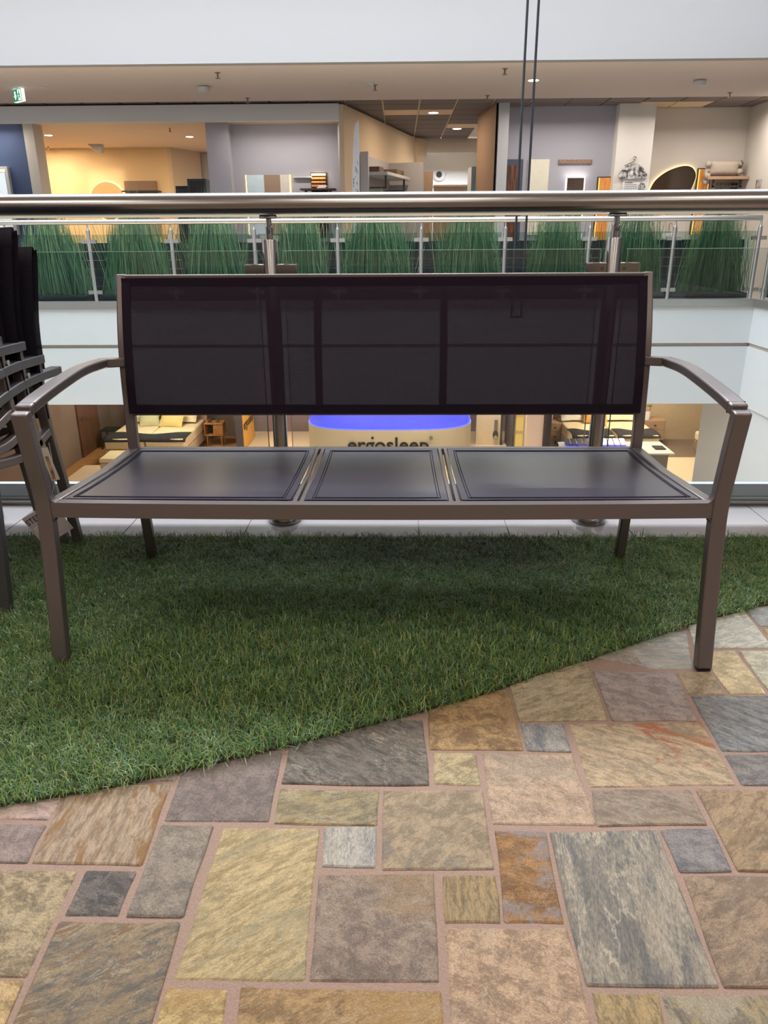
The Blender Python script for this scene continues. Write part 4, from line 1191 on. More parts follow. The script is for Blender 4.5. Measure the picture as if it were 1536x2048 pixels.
for k in range(26):
    u = rb.uniform(0.02, 0.2); z = 2.15 - k * 0.032 + rb.uniform(-.02, .02); sz = rb.uniform(.012, .026)
    pts = [(u - sz, z - sz * .6), (u, z - sz * 1.4), (u + sz, z + sz * .5), (u, z + sz * 1.3)]
    v4 = []
    for uu, zz in pts:
        X = bx_ + 0.02 - uu * math.cos(A) - 0.012 * math.sin(zz * 2) + 0.0095 * -1 * math.sin(A); Y = Yb + uu * math.sin(A) - 0.0095 * math.cos(A)
        v4.append((X, Y, zz))
    MB().add(v4, [(0, 1, 2, 3)]).build('print_mark', BLU if (k % 3) else GRE, t)
MB().add([(bx_ + .02 - u * math.cos(A) - .012 * math.sin(z * 2) - .0097 * math.sin(A), Yb + u * math.sin(A) - .0097 * math.cos(A), z) for u, z in ((0.0, .56), (0.22, .56), (0.25, 1.02), (0.0, 1.02))], [(0, 1, 2, 3)]).build('blue_field', mat('banner_deep_blue', (48, 64, 128), rough=0.7), t)
base(t, (bx_, Yb, 0))

# alcove on the angled wall: grey surround, shelf with brackets, baskets
def ang(s_, off=0.0):
    """point at distance s along the angled wall, off metres in front of it"""
    d = Vector((1.37, 5.0, 0)).normalized(); n = Vector((d.y, -d.x, 0))
    p = Vector((-0.93, 14.2, 0)) + d * s_ + n * off
    return p.x, p.y
def ang_box(mb, s0, s1, o0, o1, z0, z1):
    mb.prism([ang(s0, o0), ang(s1, o0), ang(s1, o1), ang(s0, o1)], z0, z1); return mb
ALC = mat('alcove_grey', (176, 172, 174), rough=0.7, var=0.02)
t = thing('display_unit', 'grey shop display unit with a white shelf against the beige angled wall', 'display unit')
ang_box(MB(), 0.75, 2.7, 0.003, 0.05, 0.0, 2.36).build('back_panel', ALC, t)
ang_box(MB(), 0.72, 0.78, 0.05, 0.20, 0.0, 2.40).build('side_panel', WHITE, t)
ang_box(MB(), 2.66, 2.76, 0.003, 0.75, 0.0, 2.36).build('end_panel', ALC, t)
ang_box(MB(), 0.85, 2.55, 0.05, 0.52, 2.02, 2.075).build('shelf', WHITE, t, bevel=0.004)
for s_ in (1.0, 2.3):
    ang_box(MB(), s_, s_ + .03, 0.05, 0.46, 1.80, 1.83).build('bracket', CHAR, t)
    ang_box(MB(), s_, s_ + .03, 0.43, 0.46, 1.83, 2.02).build('bracket', CHAR, t)
base(t, (*ang(1.7), 0))
BASK = mat('basket', (108, 90, 78), rough=0.8, var=0.25, scale=60)
tag(ang_box(MB(), 0.95, 1.25, 0.10, 0.34, 2.077, 2.17).build('storage_basket', BASK, bevel=0.01), 'small brown basket at the left end of the white display shelf', 'basket')
tag(ang_box(MB(), 1.9, 2.4, 0.10, 0.42, 2.077, 2.19).build('storage_basket', BASK, bevel=0.01), 'larger brown basket at the right end of the white display shelf', 'basket')
# half-round backlit mirror on the angled wall
t = thing('oval_mirror', 'dark oval mirror with a warm halo on the beige angled wall', 'mirror')
def oval(mb, sc, zc, rs, rzz, o0, o1, n=28):
    pts = [(sc + rs * math.cos(2 * math.pi * k / n), zc + rzz * math.sin(2 * math.pi * k / n)) for k in range(n)]
    vs = [(*ang(a, o0), z) for a, z in pts] + [(*ang(a, o1), z) for a, z in pts]
    mb.add(vs, [tuple(range(n)), tuple(reversed(range(n, 2 * n)))] + [(i, n + i, n + (i + 1) % n, (i + 1) % n) for i in range(n)])
    return mb
oval(MB(), 3.25, 1.42, 0.30, 0.66, 0.003, 0.03).build('halo_strip', GLOWW, t)
oval(MB(), 3.28, 1.42, 0.27, 0.63, 0.03, 0.05).build('mirror', BRONZEM, t)
base(t, (*ang(3.25), 0.5))
rr = (0.239,0.77,0.878,2.312)
t = thing('tall_cabinet', 'tall brown wooden cabinet at the end of the beige angled wall', 'cabinet')
MB().box(rr[0] + .04, rr[1] - .20, 18.3, 18.5, 0.0, rr[3]).build('body', mat('cabinet_brown', (104, 84, 74), rough=0.5), t, bevel=0.005)
MB().box(rr[1] - .20, rr[1], 18.305, 18.9, 0.0, rr[3]).build('side_panel', TAUPE, t)
base(t, ((rr[0] + rr[1]) / 2, 18.6, 0))
rr = (1.388,1.697,0.886,2.244)
t = thing('tall_cabinet', 'tall slate-blue cabinet left of the white wall edge', 'cabinet')
MB().box(rr[0] + .05, rr[1] + .1, 16.2, 16.7, 0.0, rr[3]).build('body', SLATEB, t, bevel=0.005)
MB().box(rr[0] + .02, rr[0] + .05, 16.2, 16.7, 0.0, rr[3] - .01).build('side_panel', PAPER, t)
base(t, ((rr[0] + rr[1]) / 2, 16.4, 0))
# end of the passage: bright white wall with a round black speaker and a high window
t = thing('wall_speaker', 'round white wall speaker with a black centre on the bright end wall', 'speaker')
cx_, cz_ = 1.086, 2.5
MB().disc_y(cx_, cz_, 0.16, 0.16, 21.96, 22.0, 28).build('rim', WHITE, t)
MB().disc_y(cx_, cz_, 0.075, 0.075, 21.94, 21.96, 24).build('cone', BLACKR, t)
base(t, (cx_, 22.0, cz_ - .16))
rr = (0.675,1.27,3.117,3.213)
w1 = struct(MB().box(rr[0], rr[1], 21.95, 22.0, rr[2], rr[3]).build('window_1', emis('window_daylight', (235, 244, 255), 2.0)))
MB().box(rr[1] + .0, rr[1] + .05, 21.93, 22.0, rr[2] - .12, rr[3] + .02).build('frame', WHITE, w1)
rr = (0.898,1.869,1.929,2.126)
t = thing('sideboard', 'long brown sideboard in front of the bright end wall', 'cabinet')
MB().box(rr[0], rr[1], 20.6, 21.1, 0.0, rr[3]).build('body', TAUPE, t, bevel=0.005)
MB().box(rr[0] - .02, rr[1] + .02, 20.58, 21.12, rr[3], rr[3] + .04).build('top', mat('sideboard_top', (206, 184, 156), rough=0.5), t)
base(t, ((rr[0] + rr[1]) / 2, 20.85, 0))
area('end_wall_light', (1.3, 20.9, 3.0), (math.radians(-20), 0, 0), 2.5, 0.6, 150, (0.9, 0.95, 1.0))
area('passage_cove', (1.2, 21.6, 1.9), (math.radians(65), 0, 0), 2.2, 0.1, 12, WARM)

# lavender wall on the right
rr = (1.841,2.243,0.892,2.254)
t = rect('framed_panel', 'dark framed panel of rustic brown wood on the lavender wall', 'wall panel', rr, 14.9, mat('panel_frame', (66, 72, 88), rough=0.5), 0.05,
         [('wood_board', (rr[0] + .05 + .075 * k, rr[0] + .12 + .075 * k, rr[2] + .03, rr[3] - .10), WOODR, .006) for k in range(4)] + [('rail', (rr[0] + .04, rr[1] - .03, rr[2] + .62, rr[2] + .645), BLACKR, .03)])
rr = (2.332,2.714,0.976,2.251)
rect('wall_mirror', 'plain tall pale mirror on the lavender wall, behind the cables', 'mirror', rr, 14.9, mat('pale_mirror', (236, 228, 206), rough=0.3, metal=0.3), 0.03)
rr = (2.876,3.475,2.171,2.244)
t = rect('wooden_sign', 'small brown wooden plank with letters high on the lavender wall', 'sign', rr, 14.9, mat('sign_wood', (138, 112, 96), rough=0.7, var=0.2, scale=20), 0.03)
lettering('NATURWARE', 0.09, ((0, -0.034, (rr[3] - rr[2]) / 2)), (math.pi / 2, 0, 0), mat('sign_letters', (170, 142, 124), rough=0.7), t, width=(rr[1] - rr[0]) * .93, extrude=0.004)
rr = (3.053,3.354,1.232,1.942)
t = thing('backlit_mirror', 'square brown-tinted mirror with a white halo on the lavender wall', 'mirror')
MB().box(rr[0] - .025, rr[1] + .025, 14.875, 14.885, rr[2] - .02, rr[3] + .025).build('halo_strip', GLOWC, t)
MB().box(rr[0], rr[1], 14.85, 14.875, rr[2], rr[3]).build('mirror', BRONZEM, t)
base(t, ((rr[0] + rr[1]) / 2, 14.9, rr[2]))
area('square_halo', ((rr[0] + rr[1]) / 2, 14.80, rr[3] + .05), (math.radians(100), 0, 0), 0.4, 0.05, 0.35, NEUT)
def wood_lamp(r, Y, label):
    t = thing('wood_wall_lamp', label, 'wall lamp')
    MB().box(r[0] - .02, r[1] + .02, Y - .05, Y, r[2], r[3] + .02).build('frame', CHAR, t, bevel=0.004)
    w = (r[1] - r[0])
    WG = MATS.get('lit_oak') or mat('lit_oak', (224, 158, 84), rough=0.5, rgb2=(196, 122, 56), scale=6, stretch=(7, 7, .8), emit=(240, 150, 60), estr=0.16)
    MB().box(r[0] + .015, r[0] + w * .49, Y - .07, Y - .05, r[2] + .01, r[3]).build('board', WG, t)
    MB().box(r[0] + w * .51, r[1] - .015, Y - .07, Y - .05, r[2] + .01, r[3]).build('board', WG, t)
    for a in (r[0], r[1] - .015):
        MB().box(a, a + .015, Y - .06, Y - .05, r[2], r[3]).build('light_strip', GLOWO, t)
    base(t, ((r[0] + r[1]) / 2, Y, r[2]))
wood_lamp((3.616,3.844,0.865,1.938), 14.9, 'glowing oak wall lamp on the lavender wall, left of the pillar')
wood_lamp((5.503,5.706,0.959,2.088), 15.2, 'glowing oak wall lamp on the pale wall, right of the curved mirror')
# pillar: garment print and info poster
t = thing('info_poster', 'white info poster with two round photos on the pillar', 'poster')
pr = (3.993,4.459,0.967,1.911)
MB().box(pr[0], pr[1], 14.645, 14.658, pr[2], pr[3]).build('sheet', PAPER, t)
for k in range(11):
    MB().box(pr[0] + .04, pr[0] + (.26 if k % 4 else .18), 14.643, 14.645, pr[3] - .075 - .03 * k, pr[3] - .065 - .03 * k).build('printed_line', INK if k == 0 else mat('grey_print', (150, 148, 148), rough=0.8), t)
for k in range(3):
    MB().disc_y(pr[1] - .12, pr[3] - .14 - .17 * k, .065, .072, 14.640, 14.645, 24).build('round_photo', mat('photo_print', (90, 86, 84), rough=0.7, rgb2=(190, 186, 182), scale=30), t)
base(t, ((pr[0] + pr[1]) / 2, 14.66, pr[2]))
t = thing('printed_shirt', 'black and white patterned shirt on a hanger, hung on the pillar above the poster', 'shirt')
sr = (3.91,4.404,1.919,2.227)
cxs = (sr[0] + sr[1]) / 2; zt = sr[3] - .06; hw = (sr[1] - sr[0]) / 2
SH = 0.72
outl = [(cxs - .06, zt - .03), (cxs, zt), (cxs + .06, zt - .03), (cxs + hw * .62, zt - .10), (cxs + hw, zt - .27), (cxs + hw * .97, zt - .36), (cxs + hw * .74, zt - .38), (cxs + hw * .62, zt - .30),
        (cxs + hw * .58, zt - .37), (cxs + .05, zt - .36), (cxs - .06, zt - .375), (cxs - hw * .56, zt - .35), (cxs - hw * .60, zt - .30), (cxs - hw * .76, zt - .37), (cxs - hw * .98, zt - .33), (cxs - hw, zt - .25), (cxs - hw * .64, zt - .10)]
outl = [(a, zt + (b - zt) * SH) for a, b in outl]
MB().slab_y(outl, 14.615, 14.640).build('garment', mat('patterned_print', (58, 54, 54), rough=0.8, rgb2=(206, 202, 200), scale=16, detail=3), t)
MB().tube(smooth_path([(cxs - .16, 14.63, zt - .05), (cxs, 14.63, zt + .02), (cxs, 14.63, zt + .05), (cxs + .03, 14.63, zt + .075), (cxs + .005, 14.63, zt + .095), (cxs - .025, 14.63, zt + .075)], 4), 0.006, 6).build('hanger', INK, t)
MB().disc_y(cxs - .03, zt - .16, .03, .035, 14.612, 14.615, 16).build('badge', PAPER, t)
base(t, (cxs, 14.66, zt - .27))
rr = (3.917,3.998,1.735,1.885)
rect('small_notice', 'small reddish notice on the wall left of the pillar', 'notice', rr, 14.9, mat('notice_red', (130, 96, 92), rough=0.7, rgb2=(200, 190, 188), scale=12), 0.015)
# organic mirror
t = thing('curved_mirror', 'large curved organic mirror with a yellow rim of light on the pale wall', 'mirror')
cps = [(1287,384),(1297,362),(1318,344),(1345,334),(1364,336),(1374,350),(1372,368),(1364,390),(1350,412),(1330,425),(1305,424),(1290,408)]
def rim(k):
    c0x = sum(p[0] for p in cps) / len(cps); c0y = sum(p[1] for p in cps) / len(cps)
    pts = []
    for x, y in cps:
        pts.append((0.0006215 * (c0x + (x - c0x) * k - 797) * 15.2, 0, 1 + 0.000565 * (470.5 - 0.006 * (x - 768) - (c0y + (y - c0y) * k)) * 15.2))
    pts = smooth_path(pts + [pts[0]], 5)[:-1]
    return [(p[0], p[2]) for p in pts]
MB().slab_y(rim(1.045), 15.165, 15.185).build('halo_strip', GLOWW, t)
MB().slab_y(rim(1.0), 15.135, 15.165).build('mirror', BRONZEM, t)
base(t, (rim(1)[0][0], 15.2, 0.9))
# bracket shelf with bolster
q = (5.557,6.298,1.896,1.929)
t = thing('wall_shelf', 'wooden shelf on a black bracket on the pale wall, under the linen bolster', 'shelf')
MB().box(q[0], q[1], 14.82, 15.2, q[2], q[3] + .02).build('board', mat('shelf_wood', (176, 142, 116), rough=0.5), t, bevel=0.004)
MB().box(q[0] + .12, q[1] - .10, 14.88, 14.91, q[2] - .13, q[2] - .10).build('bracket', CHAR, t)
for xx in (q[0] + .12, q[1] - .13):
    MB().box(xx, xx + .03, 14.88, 14.91, q[2] - .13, q[2]).build('bracket', CHAR, t)
base(t, ((q[0] + q[1]) / 2, 15.0, q[2]))
LIN = mat('linen', (178, 164, 150), rough=0.9, var=0.08, scale=25, bump=0.4, bscale=60)
br = (5.535,6.198,1.935,2.198)
t = thing('bolster', 'grey-beige linen bolster with ruffled ends on the wooden wall shelf', 'cushion')
MB().cushion((br[0] + br[1]) / 2, 14.98, (br[2] + br[3]) / 2 + .02, (br[1] - br[0]) * .88, (br[3] - br[2]) * 1.02, 0.26, 12, 8, tilt=math.pi / 2, puff=0.35).build('cover', LIN, t, smooth=80)
for s in (-1, 1):
    xe = (br[0] + br[1]) / 2 + s * (br[1] - br[0]) * .44
    pts = smooth_path([(xe + .03 * math.sin(k * 2.1 + s), 14.93 + .03 * math.cos(k * 1.7), br[2] - (.10 if s < 0 else 0) + (br[3] - br[2] + (.10 if s < 0 else 0)) * k / 6) for k in range(7)], 3)
    MB().tube(pts, [0.045 + .018 * math.sin(i * 1.3) for i in range(len(pts))], 8).build('ruffle', LIN, t, smooth=80)
base(t, ((br[0] + br[1]) / 2, 14.98, br[2]))
rr = (6.303,6.441,1.565,1.88)
rect('price_sheet', 'white printed sheet on the pale wall beneath the shelf', 'notice', rr, 15.2, PAPER, 0.012, [('printed_block', (rr[0] + .03, rr[1] - .03, rr[2] + .12, rr[3] - .05), mat('block_print', (150, 146, 146), rough=0.8, rgb2=(205, 202, 200), scale=60), .001)])
rr = (6.196,6.3,1.736,1.864)
t = thing('small_picture', 'small dark picture on the side wall at the far right', 'picture')
MB().box(6.285, 6.30, 14.3, 14.5, rr[2], rr[3]).build('sheet', mat('picture_print', (90, 84, 84), rough=0.6, rgb2=(190, 182, 176), scale=9), t)
base(t, (6.29, 14.4, rr[2]))
rr = (5.859,6.23,0.868,1.857)
rect('slatted_panel', 'panel of brown vertical slats below the bracket shelf', 'wall panel', rr, 15.2, TAUPE, 0.02,
     [('slat', (rr[0] + .045 * k, rr[0] + .028 + .045 * k, rr[2], rr[3]), WOODD if k > 5 else TAUPE, .02) for k in range(9)])
# washstands half hidden by the grass
CER = mat('white_ceramic', (238, 234, 228), rough=0.15, var=0.01)
def washstand(x, Y, label, w=0.9):
    t = thing('washstand', label, 'washstand', (x, Y, 0))
    MB().box(-w / 2, w / 2, -0.25, 0.25, 0.32, 0.84).build('cabinet', mat('washstand_front', (196, 178, 158), rough=0.5), t, bevel=0.006)
    for s in (-1, 1):
        d = MB().box(min(0.01 * s, s * (w / 2 - .01)), max(0.01 * s, s * (w / 2 - .01)), -0.265, -0.25, 0.34, 0.82).build('drawer', mat('washstand_front', (0, 0, 0)), t, bevel=0.003)
        MB().box(s * w / 4 - .08, s * w / 4 + .08, -0.285, -0.265, 0.60, 0.615).build('handle', CHAR, d)
    MB().box(-w / 2 - .01, w / 2 + .01, -0.27, 0.25, 0.84, 0.87).build('top', CER, t, bevel=0.004)
    MB().lathe([(0.10, 0.87), (0.17, 0.90), (0.20, 0.99), (0.19, 0.995), (0.16, 0.92), (0.02, 0.90)], (0, 0, 0), 24).build('basin', CER, t, smooth=50)
    tp_ = MB().tube(smooth_path([(0.0, 0.20, 0.87), (0.0, 0.20, 1.12), (0.0, 0.16, 1.17), (0.0, 0.06, 1.15)], 4), 0.012, 8).build('tap', STEELF, t, smooth=60)
washstand(5.075, 14.93, 'washstand with a white basin under the curved mirror')
washstand(-2.367, 14.735, 'washstand with a white basin under the wide mirror')
washstand(3.166, 14.635, 'washstand with a white basin under the square mirror')
washstand(-6.584, 18.335, 'washstand with a white basin under the round mirror', 1.3)

# ---- fill lamps added to brighten the far shop walls, unseen behind fascia and soffit
def fill_lamp(x, y, z, label, watt, rgb, sx=0.9, sy=0.12, rx=0.0):
    t = thing('unseen_lamp', label, 'ceiling light')
    MB().box(x - sx / 2 - .02, x + sx / 2 + .02, y - sy / 2 - .02, y + sy / 2 + .02, z - .03, z).build('housing', WHITE, t)
    MB().box(x - sx / 2, x + sx / 2, y - sy / 2, y + sy / 2, z - .034, z - .03).build('diffuser', LENS, t)
    base(t, (x, y, z))
    area('fill_lamp_light', (x, y, z - .05), (rx, 0, 0), sx, sy, watt, rgb)
fill_lamp(3.0, 13.965, 3.135, 'unseen fill lamp added behind the soffit edge, above the lavender wall', 38, NEUT, sx=1.6, sy=.08, rx=math.radians(-14))
fill_lamp(5.4, 13.965, 3.135, 'unseen fill lamp added behind the soffit edge, above the pale wall', 44, NEUT, sx=1.6, sy=.08, rx=math.radians(-14))

fill_lamp(-2.0, 14.345, 2.885, 'unseen fill lamp added behind the box fascia, above the blue-grey wall', 22, NEUT, sx=1.6, sy=.06, rx=math.radians(-10))
fill_lamp(-7.6, 14.345, 2.885, 'unseen fill lamp added behind the box fascia, above the navy wall', 22, NEUT, sx=1.6, sy=.06, rx=math.radians(-10))

# ================================================================== LOWER FLOOR SHOWROOM
FZ = -4.4
# round-ended counter with blue light band
kx0, kx1 = -2.307, 1.869
kc = (kx0 + kx1) / 2; kw = (kx1 - kx0) / 2; kd = 1.35; kyc = 17.8 + kd
zb = -3.471
def sup(k, s=1.0, n=64, e=3.2):
    out = []
    for i in range(n):
        a = 2 * math.pi * i / n
        c, d = math.cos(a), math.sin(a)
        out.append((kc + s * kw * math.copysign(abs(c) ** (2 / e), c), kyc + s * kd * math.copysign(abs(d) ** (2 / e), d)))
    return out
ct = thing('reception_counter', 'cream rounded counter lettered ergosleep with a glowing blue band, on the lower floor', 'counter')
MB().prism(sup(0), FZ, zb).build('body', mat('counter_cream', (186, 174, 152), rough=0.5, var=0.02), ct, smooth=30)
MB().prism(sup(0, 0.985), zb, zb + 0.62).build('light_band', mat('blue_light_band', (60, 64, 190), rough=0.3, emit=(84, 92, 235), estr=0.9), ct, smooth=30)
MB().prism(sup(0, 1.0), zb + 0.62, zb + 0.70).build('top', WHITE, ct, smooth=30)
MB().prism(sup(0, 0.995), zb - 0.0, zb + 0.03).build('light_strip', mat('blue_strip', (60, 70, 220), emit=(100, 116, 255), estr=1.3), ct, smooth=30)
BLK = mat('lettering_black', (18, 18, 20), rough=0.5)
lx0, lx1 = -1.241, 0.753
lettering('ergosleep', 0.5, ((lx0 + lx1) / 2, 17.785, -3.805 - .04), (math.pi / 2, 0, 0), BLK, ct, bold=0.006, width=lx1 - lx0, extrude=0.01)
lettering('\u00ae', 0.12, (lx1 + .05, 17.785, -3.667), (math.pi / 2, 0, 0), BLK, ct, extrude=0.01)
MB().disc_y(-0.627, -3.654, .03, .03, 17.775, 17.79, 16).build('logo_dot', BLK, ct)
base(ct, (kc, kyc, FZ))

FABC = mat('mattress_cream', (236, 214, 172), rough=0.85, var=0.03, scale=12)
FABG = mat('mattress_side', (206, 184, 152), rough=0.85, var=0.06, scale=30)
THROW = mat('black_throw', (34, 32, 36), rough=0.85, var=0.1, scale=20)
def bed(label, x0, x1, y0, y1, top, throwlab, group=None, headh=0.55, white=False):
    t = thing('double_bed', label, 'bed')
    xm = (x0 + x1) / 2
    for a, b in ((x0, xm - .012), (xm + .012, x1)):
        bo = MB().box(a, b, y0, y1, FZ + .10, FZ + .36).build('box_spring', WHITE if white else FABG, t, bevel=0.03, seg=3)
        MB().box(a, b, y0 + .01, y1, FZ + .365, top).build('mattress', FABC, t, bevel=0.05, seg=3)
        for xx in (a + .08, b - .13):
            for yy in (y0 + .08, y1 - .13):
                MB().box(xx, xx + .05, yy, yy + .05, FZ, FZ + .10).build('foot', BLACKR, t)
    MB().box(x0 - .05, x1 + .05, y1 + .01, y1 + .12, FZ, top + headh).build('headboard', mat('headboard_tan', (190, 152, 122), rough=0.85), t, bevel=0.03, seg=3)
    base(t, (xm, (y0 + y1) / 2, FZ))
    # throw folded over the foot end
    for j, (a, b) in enumerate(((x0 - .02, xm - .03), (xm + .03, x1 + .02)) if white else ((x0 - .025, x1 + .03),)):
        vs = []; n = 24
        prof = [(y0 + .60, top + .012), (y0 + .35, top + .03), (y0 + .08, top + .022), (y0 - .012, top - .03), (y0 - .022, top - (.07 if not white else .06))]
        for k, (y, z) in enumerate(prof):
            for i in range(n + 1):
                u = i / n
                zz = z + 0.02 * math.sin(u * 9 + k) * (0.6 if k < 4 else 0.2)
                yy = y + (0.06 * math.sin(u * 7 + 1) if k == 0 else 0)
                vs.append((a + (b - a) * u, yy, zz))
        fs = [(k * (n + 1) + i, k * (n + 1) + i + 1, (k + 1) * (n + 1) + i + 1, (k + 1) * (n + 1) + i) for k in range(len(prof) - 1) for i in range(n)]
        o = MB().add(vs, fs).build('bed_throw', THROW, None, smooth=70)
        md = o.modifiers.new('thickness', 'SOLIDIFY'); md.thickness = 0.012; md.offset = 1
        tag(o, throwlab[j], 'throw')
    return t
bt = -3.75
bxa, bxb = -7.354, -5.334
bed('cream double box-spring bed at the left of the lower floor, black throw at its foot', bxa, bxb, 18.05, 20.25, bt, ['black throw across the foot of the left-hand bed'])
def pillow(label, x, y, z, lx, ly, lz, m, rot=0.0, tilt=0.0, group=None):
    t = MB().cushion(0, 0, 0, lx, ly, lz, 10, 8, tilt=tilt).build('pillow', m, None, smooth=80)
    t.location = (x, y, z); t.rotation_euler.z = rot
    return tag(t, label, 'pillow', group)
PW = mat('pillow_cream', (238, 220, 178), rough=0.9, var=0.03)
PY_ = mat('pillow_yellow', (230, 206, 132), rough=0.9, var=0.04)
PG = mat('pillow_sage', (200, 196, 150), rough=0.9, var=0.04)
PO = mat('pillow_mustard', (214, 160, 70), rough=0.9, var=0.05)
pillow('cream pillow at the left side of the left-hand bed', bxa + .50, 19.95, bt + .19, .78, .62, .20, PW, 0, .5)
pillow('cream pillow at the right side of the left-hand bed', bxa + 1.52, 19.95, bt + .19, .78, .62, .20, PW, 0, .5)
pillow('sage green scatter pillow in the middle of the left-hand bed', bxa + .70, 19.55, bt + .17, .52, .46, .16, PG, .25, .8)
pillow('pale yellow scatter pillow on the left-hand bed, beside the sage one', bxa + 1.33, 19.50, bt + .19, .66, .52, .16, PY_, -.15, .8)
# foot bench
sb0 = -7.098
t = thing('foot_bench', 'cream upholstered box bench in front of the left-hand bed', 'bench')
MB().box(sb0, sb0 + 1.35, 17.0, 17.75, FZ + .04, FZ + .34).build('box', FABG, t, bevel=0.02)
MB().box(sb0 - .01, sb0 + 1.36, 16.99, 17.76, FZ + .345, FZ + .45).build('lid', FABC, t, bevel=0.03, seg=3)
for xx in (sb0 + .06, sb0 + 1.24):
    MB().box(xx, xx + .05, 17.06, 17.11, FZ, FZ + .04).build('foot', BLACKR, t)
base(t, (sb0 + .67, 17.37, FZ))
# planks of the bedroom floor
WF = mat('floor_oak', (196, 146, 94), rough=0.45, rgb2=(168, 118, 70), scale=3, stretch=(0.6, 8, 1))
wf = struct(MB().box(-8.2, -4.29, 16.3, 20.85, FZ, FZ + .004).build('floor_bedroom', mat('plank_gap', (110, 78, 50), rough=0.8)))
for k in range(25):
    y = 16.31 + .18 * k
    MB().box(-8.19, -4.30, y, y + .172, FZ + .004, FZ + .010).build('plank', WF, wf)
tag(MB().box(-7.85, -5.0, 16.2, 17.9, FZ + .0101, FZ + .022).build('rug', mat('rug_cream', (236, 208, 172), rough=0.95), bevel=0.004), 'pale cream rug under the foot bench', 'rug')
# nightstand by the left bed
OAK = mat('nightstand_oak', (196, 136, 78), rough=0.5, rgb2=(170, 110, 58), scale=5, stretch=(6, 1, 1))
nx0, nx1 = -5.26, -4.742
zt_, zbt = -3.762, -4.081
t = thing('nightstand', 'small round-cornered oak nightstand on legs, right of the left-hand bed', 'nightstand')
for z0, z1, nm in ((zt_ - .03, zt_, 'top'), (zbt - .02, zbt, 'bottom')):
    MB().box(nx0, nx1, 19.72, 20.15, z0, z1).build(nm, OAK, t, bevel=0.012)
MB().box(nx0 + .005, nx0 + .03, 19.74, 20.13, zbt, zt_ - .03).build('side_panel', OAK, t)
MB().box(nx1 - .03, nx1 - .005, 19.74, 20.13, zbt, zt_ - .03).build('side_panel', OAK, t)
MB().box(nx0 + .03, nx1 - .03, 20.11, 20.13, zbt, zt_ - .03).build('back_panel', mat('dark_interior', (70, 48, 34), rough=0.8), t)
dr = MB().box(nx0 + (nx1 - nx0) * .48, nx1 - .03, 19.735, 19.75, zbt + .01, zt_ - .04).build('door', OAK, t)
MB().lathe([(0.012, -.01), (0.012, .01)], (nx0 + (nx1 - nx0) * .56, 19.728, (zbt + zt_) / 2), 10).build('knob', BLACKR, dr)
for xx in (nx0 + .05, nx1 - .08):
    for yy in (19.76, 20.08):
        MB().tube([(xx + .015, yy, zbt - .02), (xx + .015, yy, FZ + .012)], [.022, .013], 8).build('leg', OAK, t)
base(t, ((nx0 + nx1) / 2, 19.93, FZ))
for lab, xx, col in (('dark candle glass on the left of the oak nightstand', nx0 + .13, (86, 62, 44)), ('green candle glass on the right of the oak nightstand', nx0 + .34, (92, 96, 74))):
    tag(MB().lathe([(.045, 0), (.05, .02), (.05, .10), (.044, .10), (.044, .03)], (xx, 19.9, zt_), 14).build('candle_glass', mat('candle_%d' % col[0], col, rough=0.2), smooth=40), lab, 'candle')
# black bedside table left of the bed
t = thing('side_table', 'thin black metal side table at the left of the left-hand bed', 'side table')
sx = bxa - .62
MB().box(sx, sx + .45, 19.4, 19.85, FZ + .50, FZ + .53).build('top', BLACKR, t)
for xx in (sx, sx + .42):
    for yy in (19.4, 19.82):
        MB().box(xx, xx + .03, yy, yy + .03, FZ + .011, FZ + .50).build('leg', BLACKR, t)
base(t, (sx + .22, 19.6, FZ))
# dark wooden door in the left wall
d1 = struct(MB().box(-8.2, -8.15, 18.6, 19.9, FZ + .011, -1.5).build('door_1', mat('door_brown', (112, 72, 52), rough=0.5, rgb2=(92, 56, 42), scale=4, stretch=(6, 6, .5))))
MB().box(-8.15, -8.10, 18.72, 18.84, FZ + 1.0, FZ + 1.03).build('handle', STEELF, d1)
# partition with orange poster
px_ = -4.10
struct(MB().box(px_ - .19, px_, 19.2, 20.85, FZ, -1.34).build('wall_partition', mat('partition_grey', (84, 76, 84), rough=0.7)))
t = thing('orange_poster', 'orange poster lettered ergosleep on the partition of the lower floor', 'poster')
MB().box(px_ + .001, px_ + .012, 19.24, 20.75, FZ + .02, -2.0).build('sheet', mat('poster_orange', (238, 176, 76), rough=0.5, var=0.05, scale=2), t)
FIG = mat('poster_figure', (238, 222, 206), rough=0.6)
MB().slab_x([(19.75, -2.1), (19.8, -3.0), (19.95, -3.3), (20.2, -3.35), (20.45, -3.2), (20.55, -2.6), (20.5, -2.1)], px_ + .012, px_ + .015).build('printed_figure', FIG, t)
MB().slab_x([(19.9, -2.1), (19.95, -2.7), (20.1, -2.95), (20.25, -2.6), (20.3, -2.1)], px_ + .015, px_ + .017).build('printed_shirt', mat('poster_yellow', (236, 190, 84), rough=0.6), t)
lettering('ergosleep', 0.4, (px_ + .016, 20.0, -3.74), (math.pi / 2, 0, math.pi / 2), BLK, t, bold=.004, width=1.38, extrude=.002)
base(t, (px_, 20.0, FZ + .02))

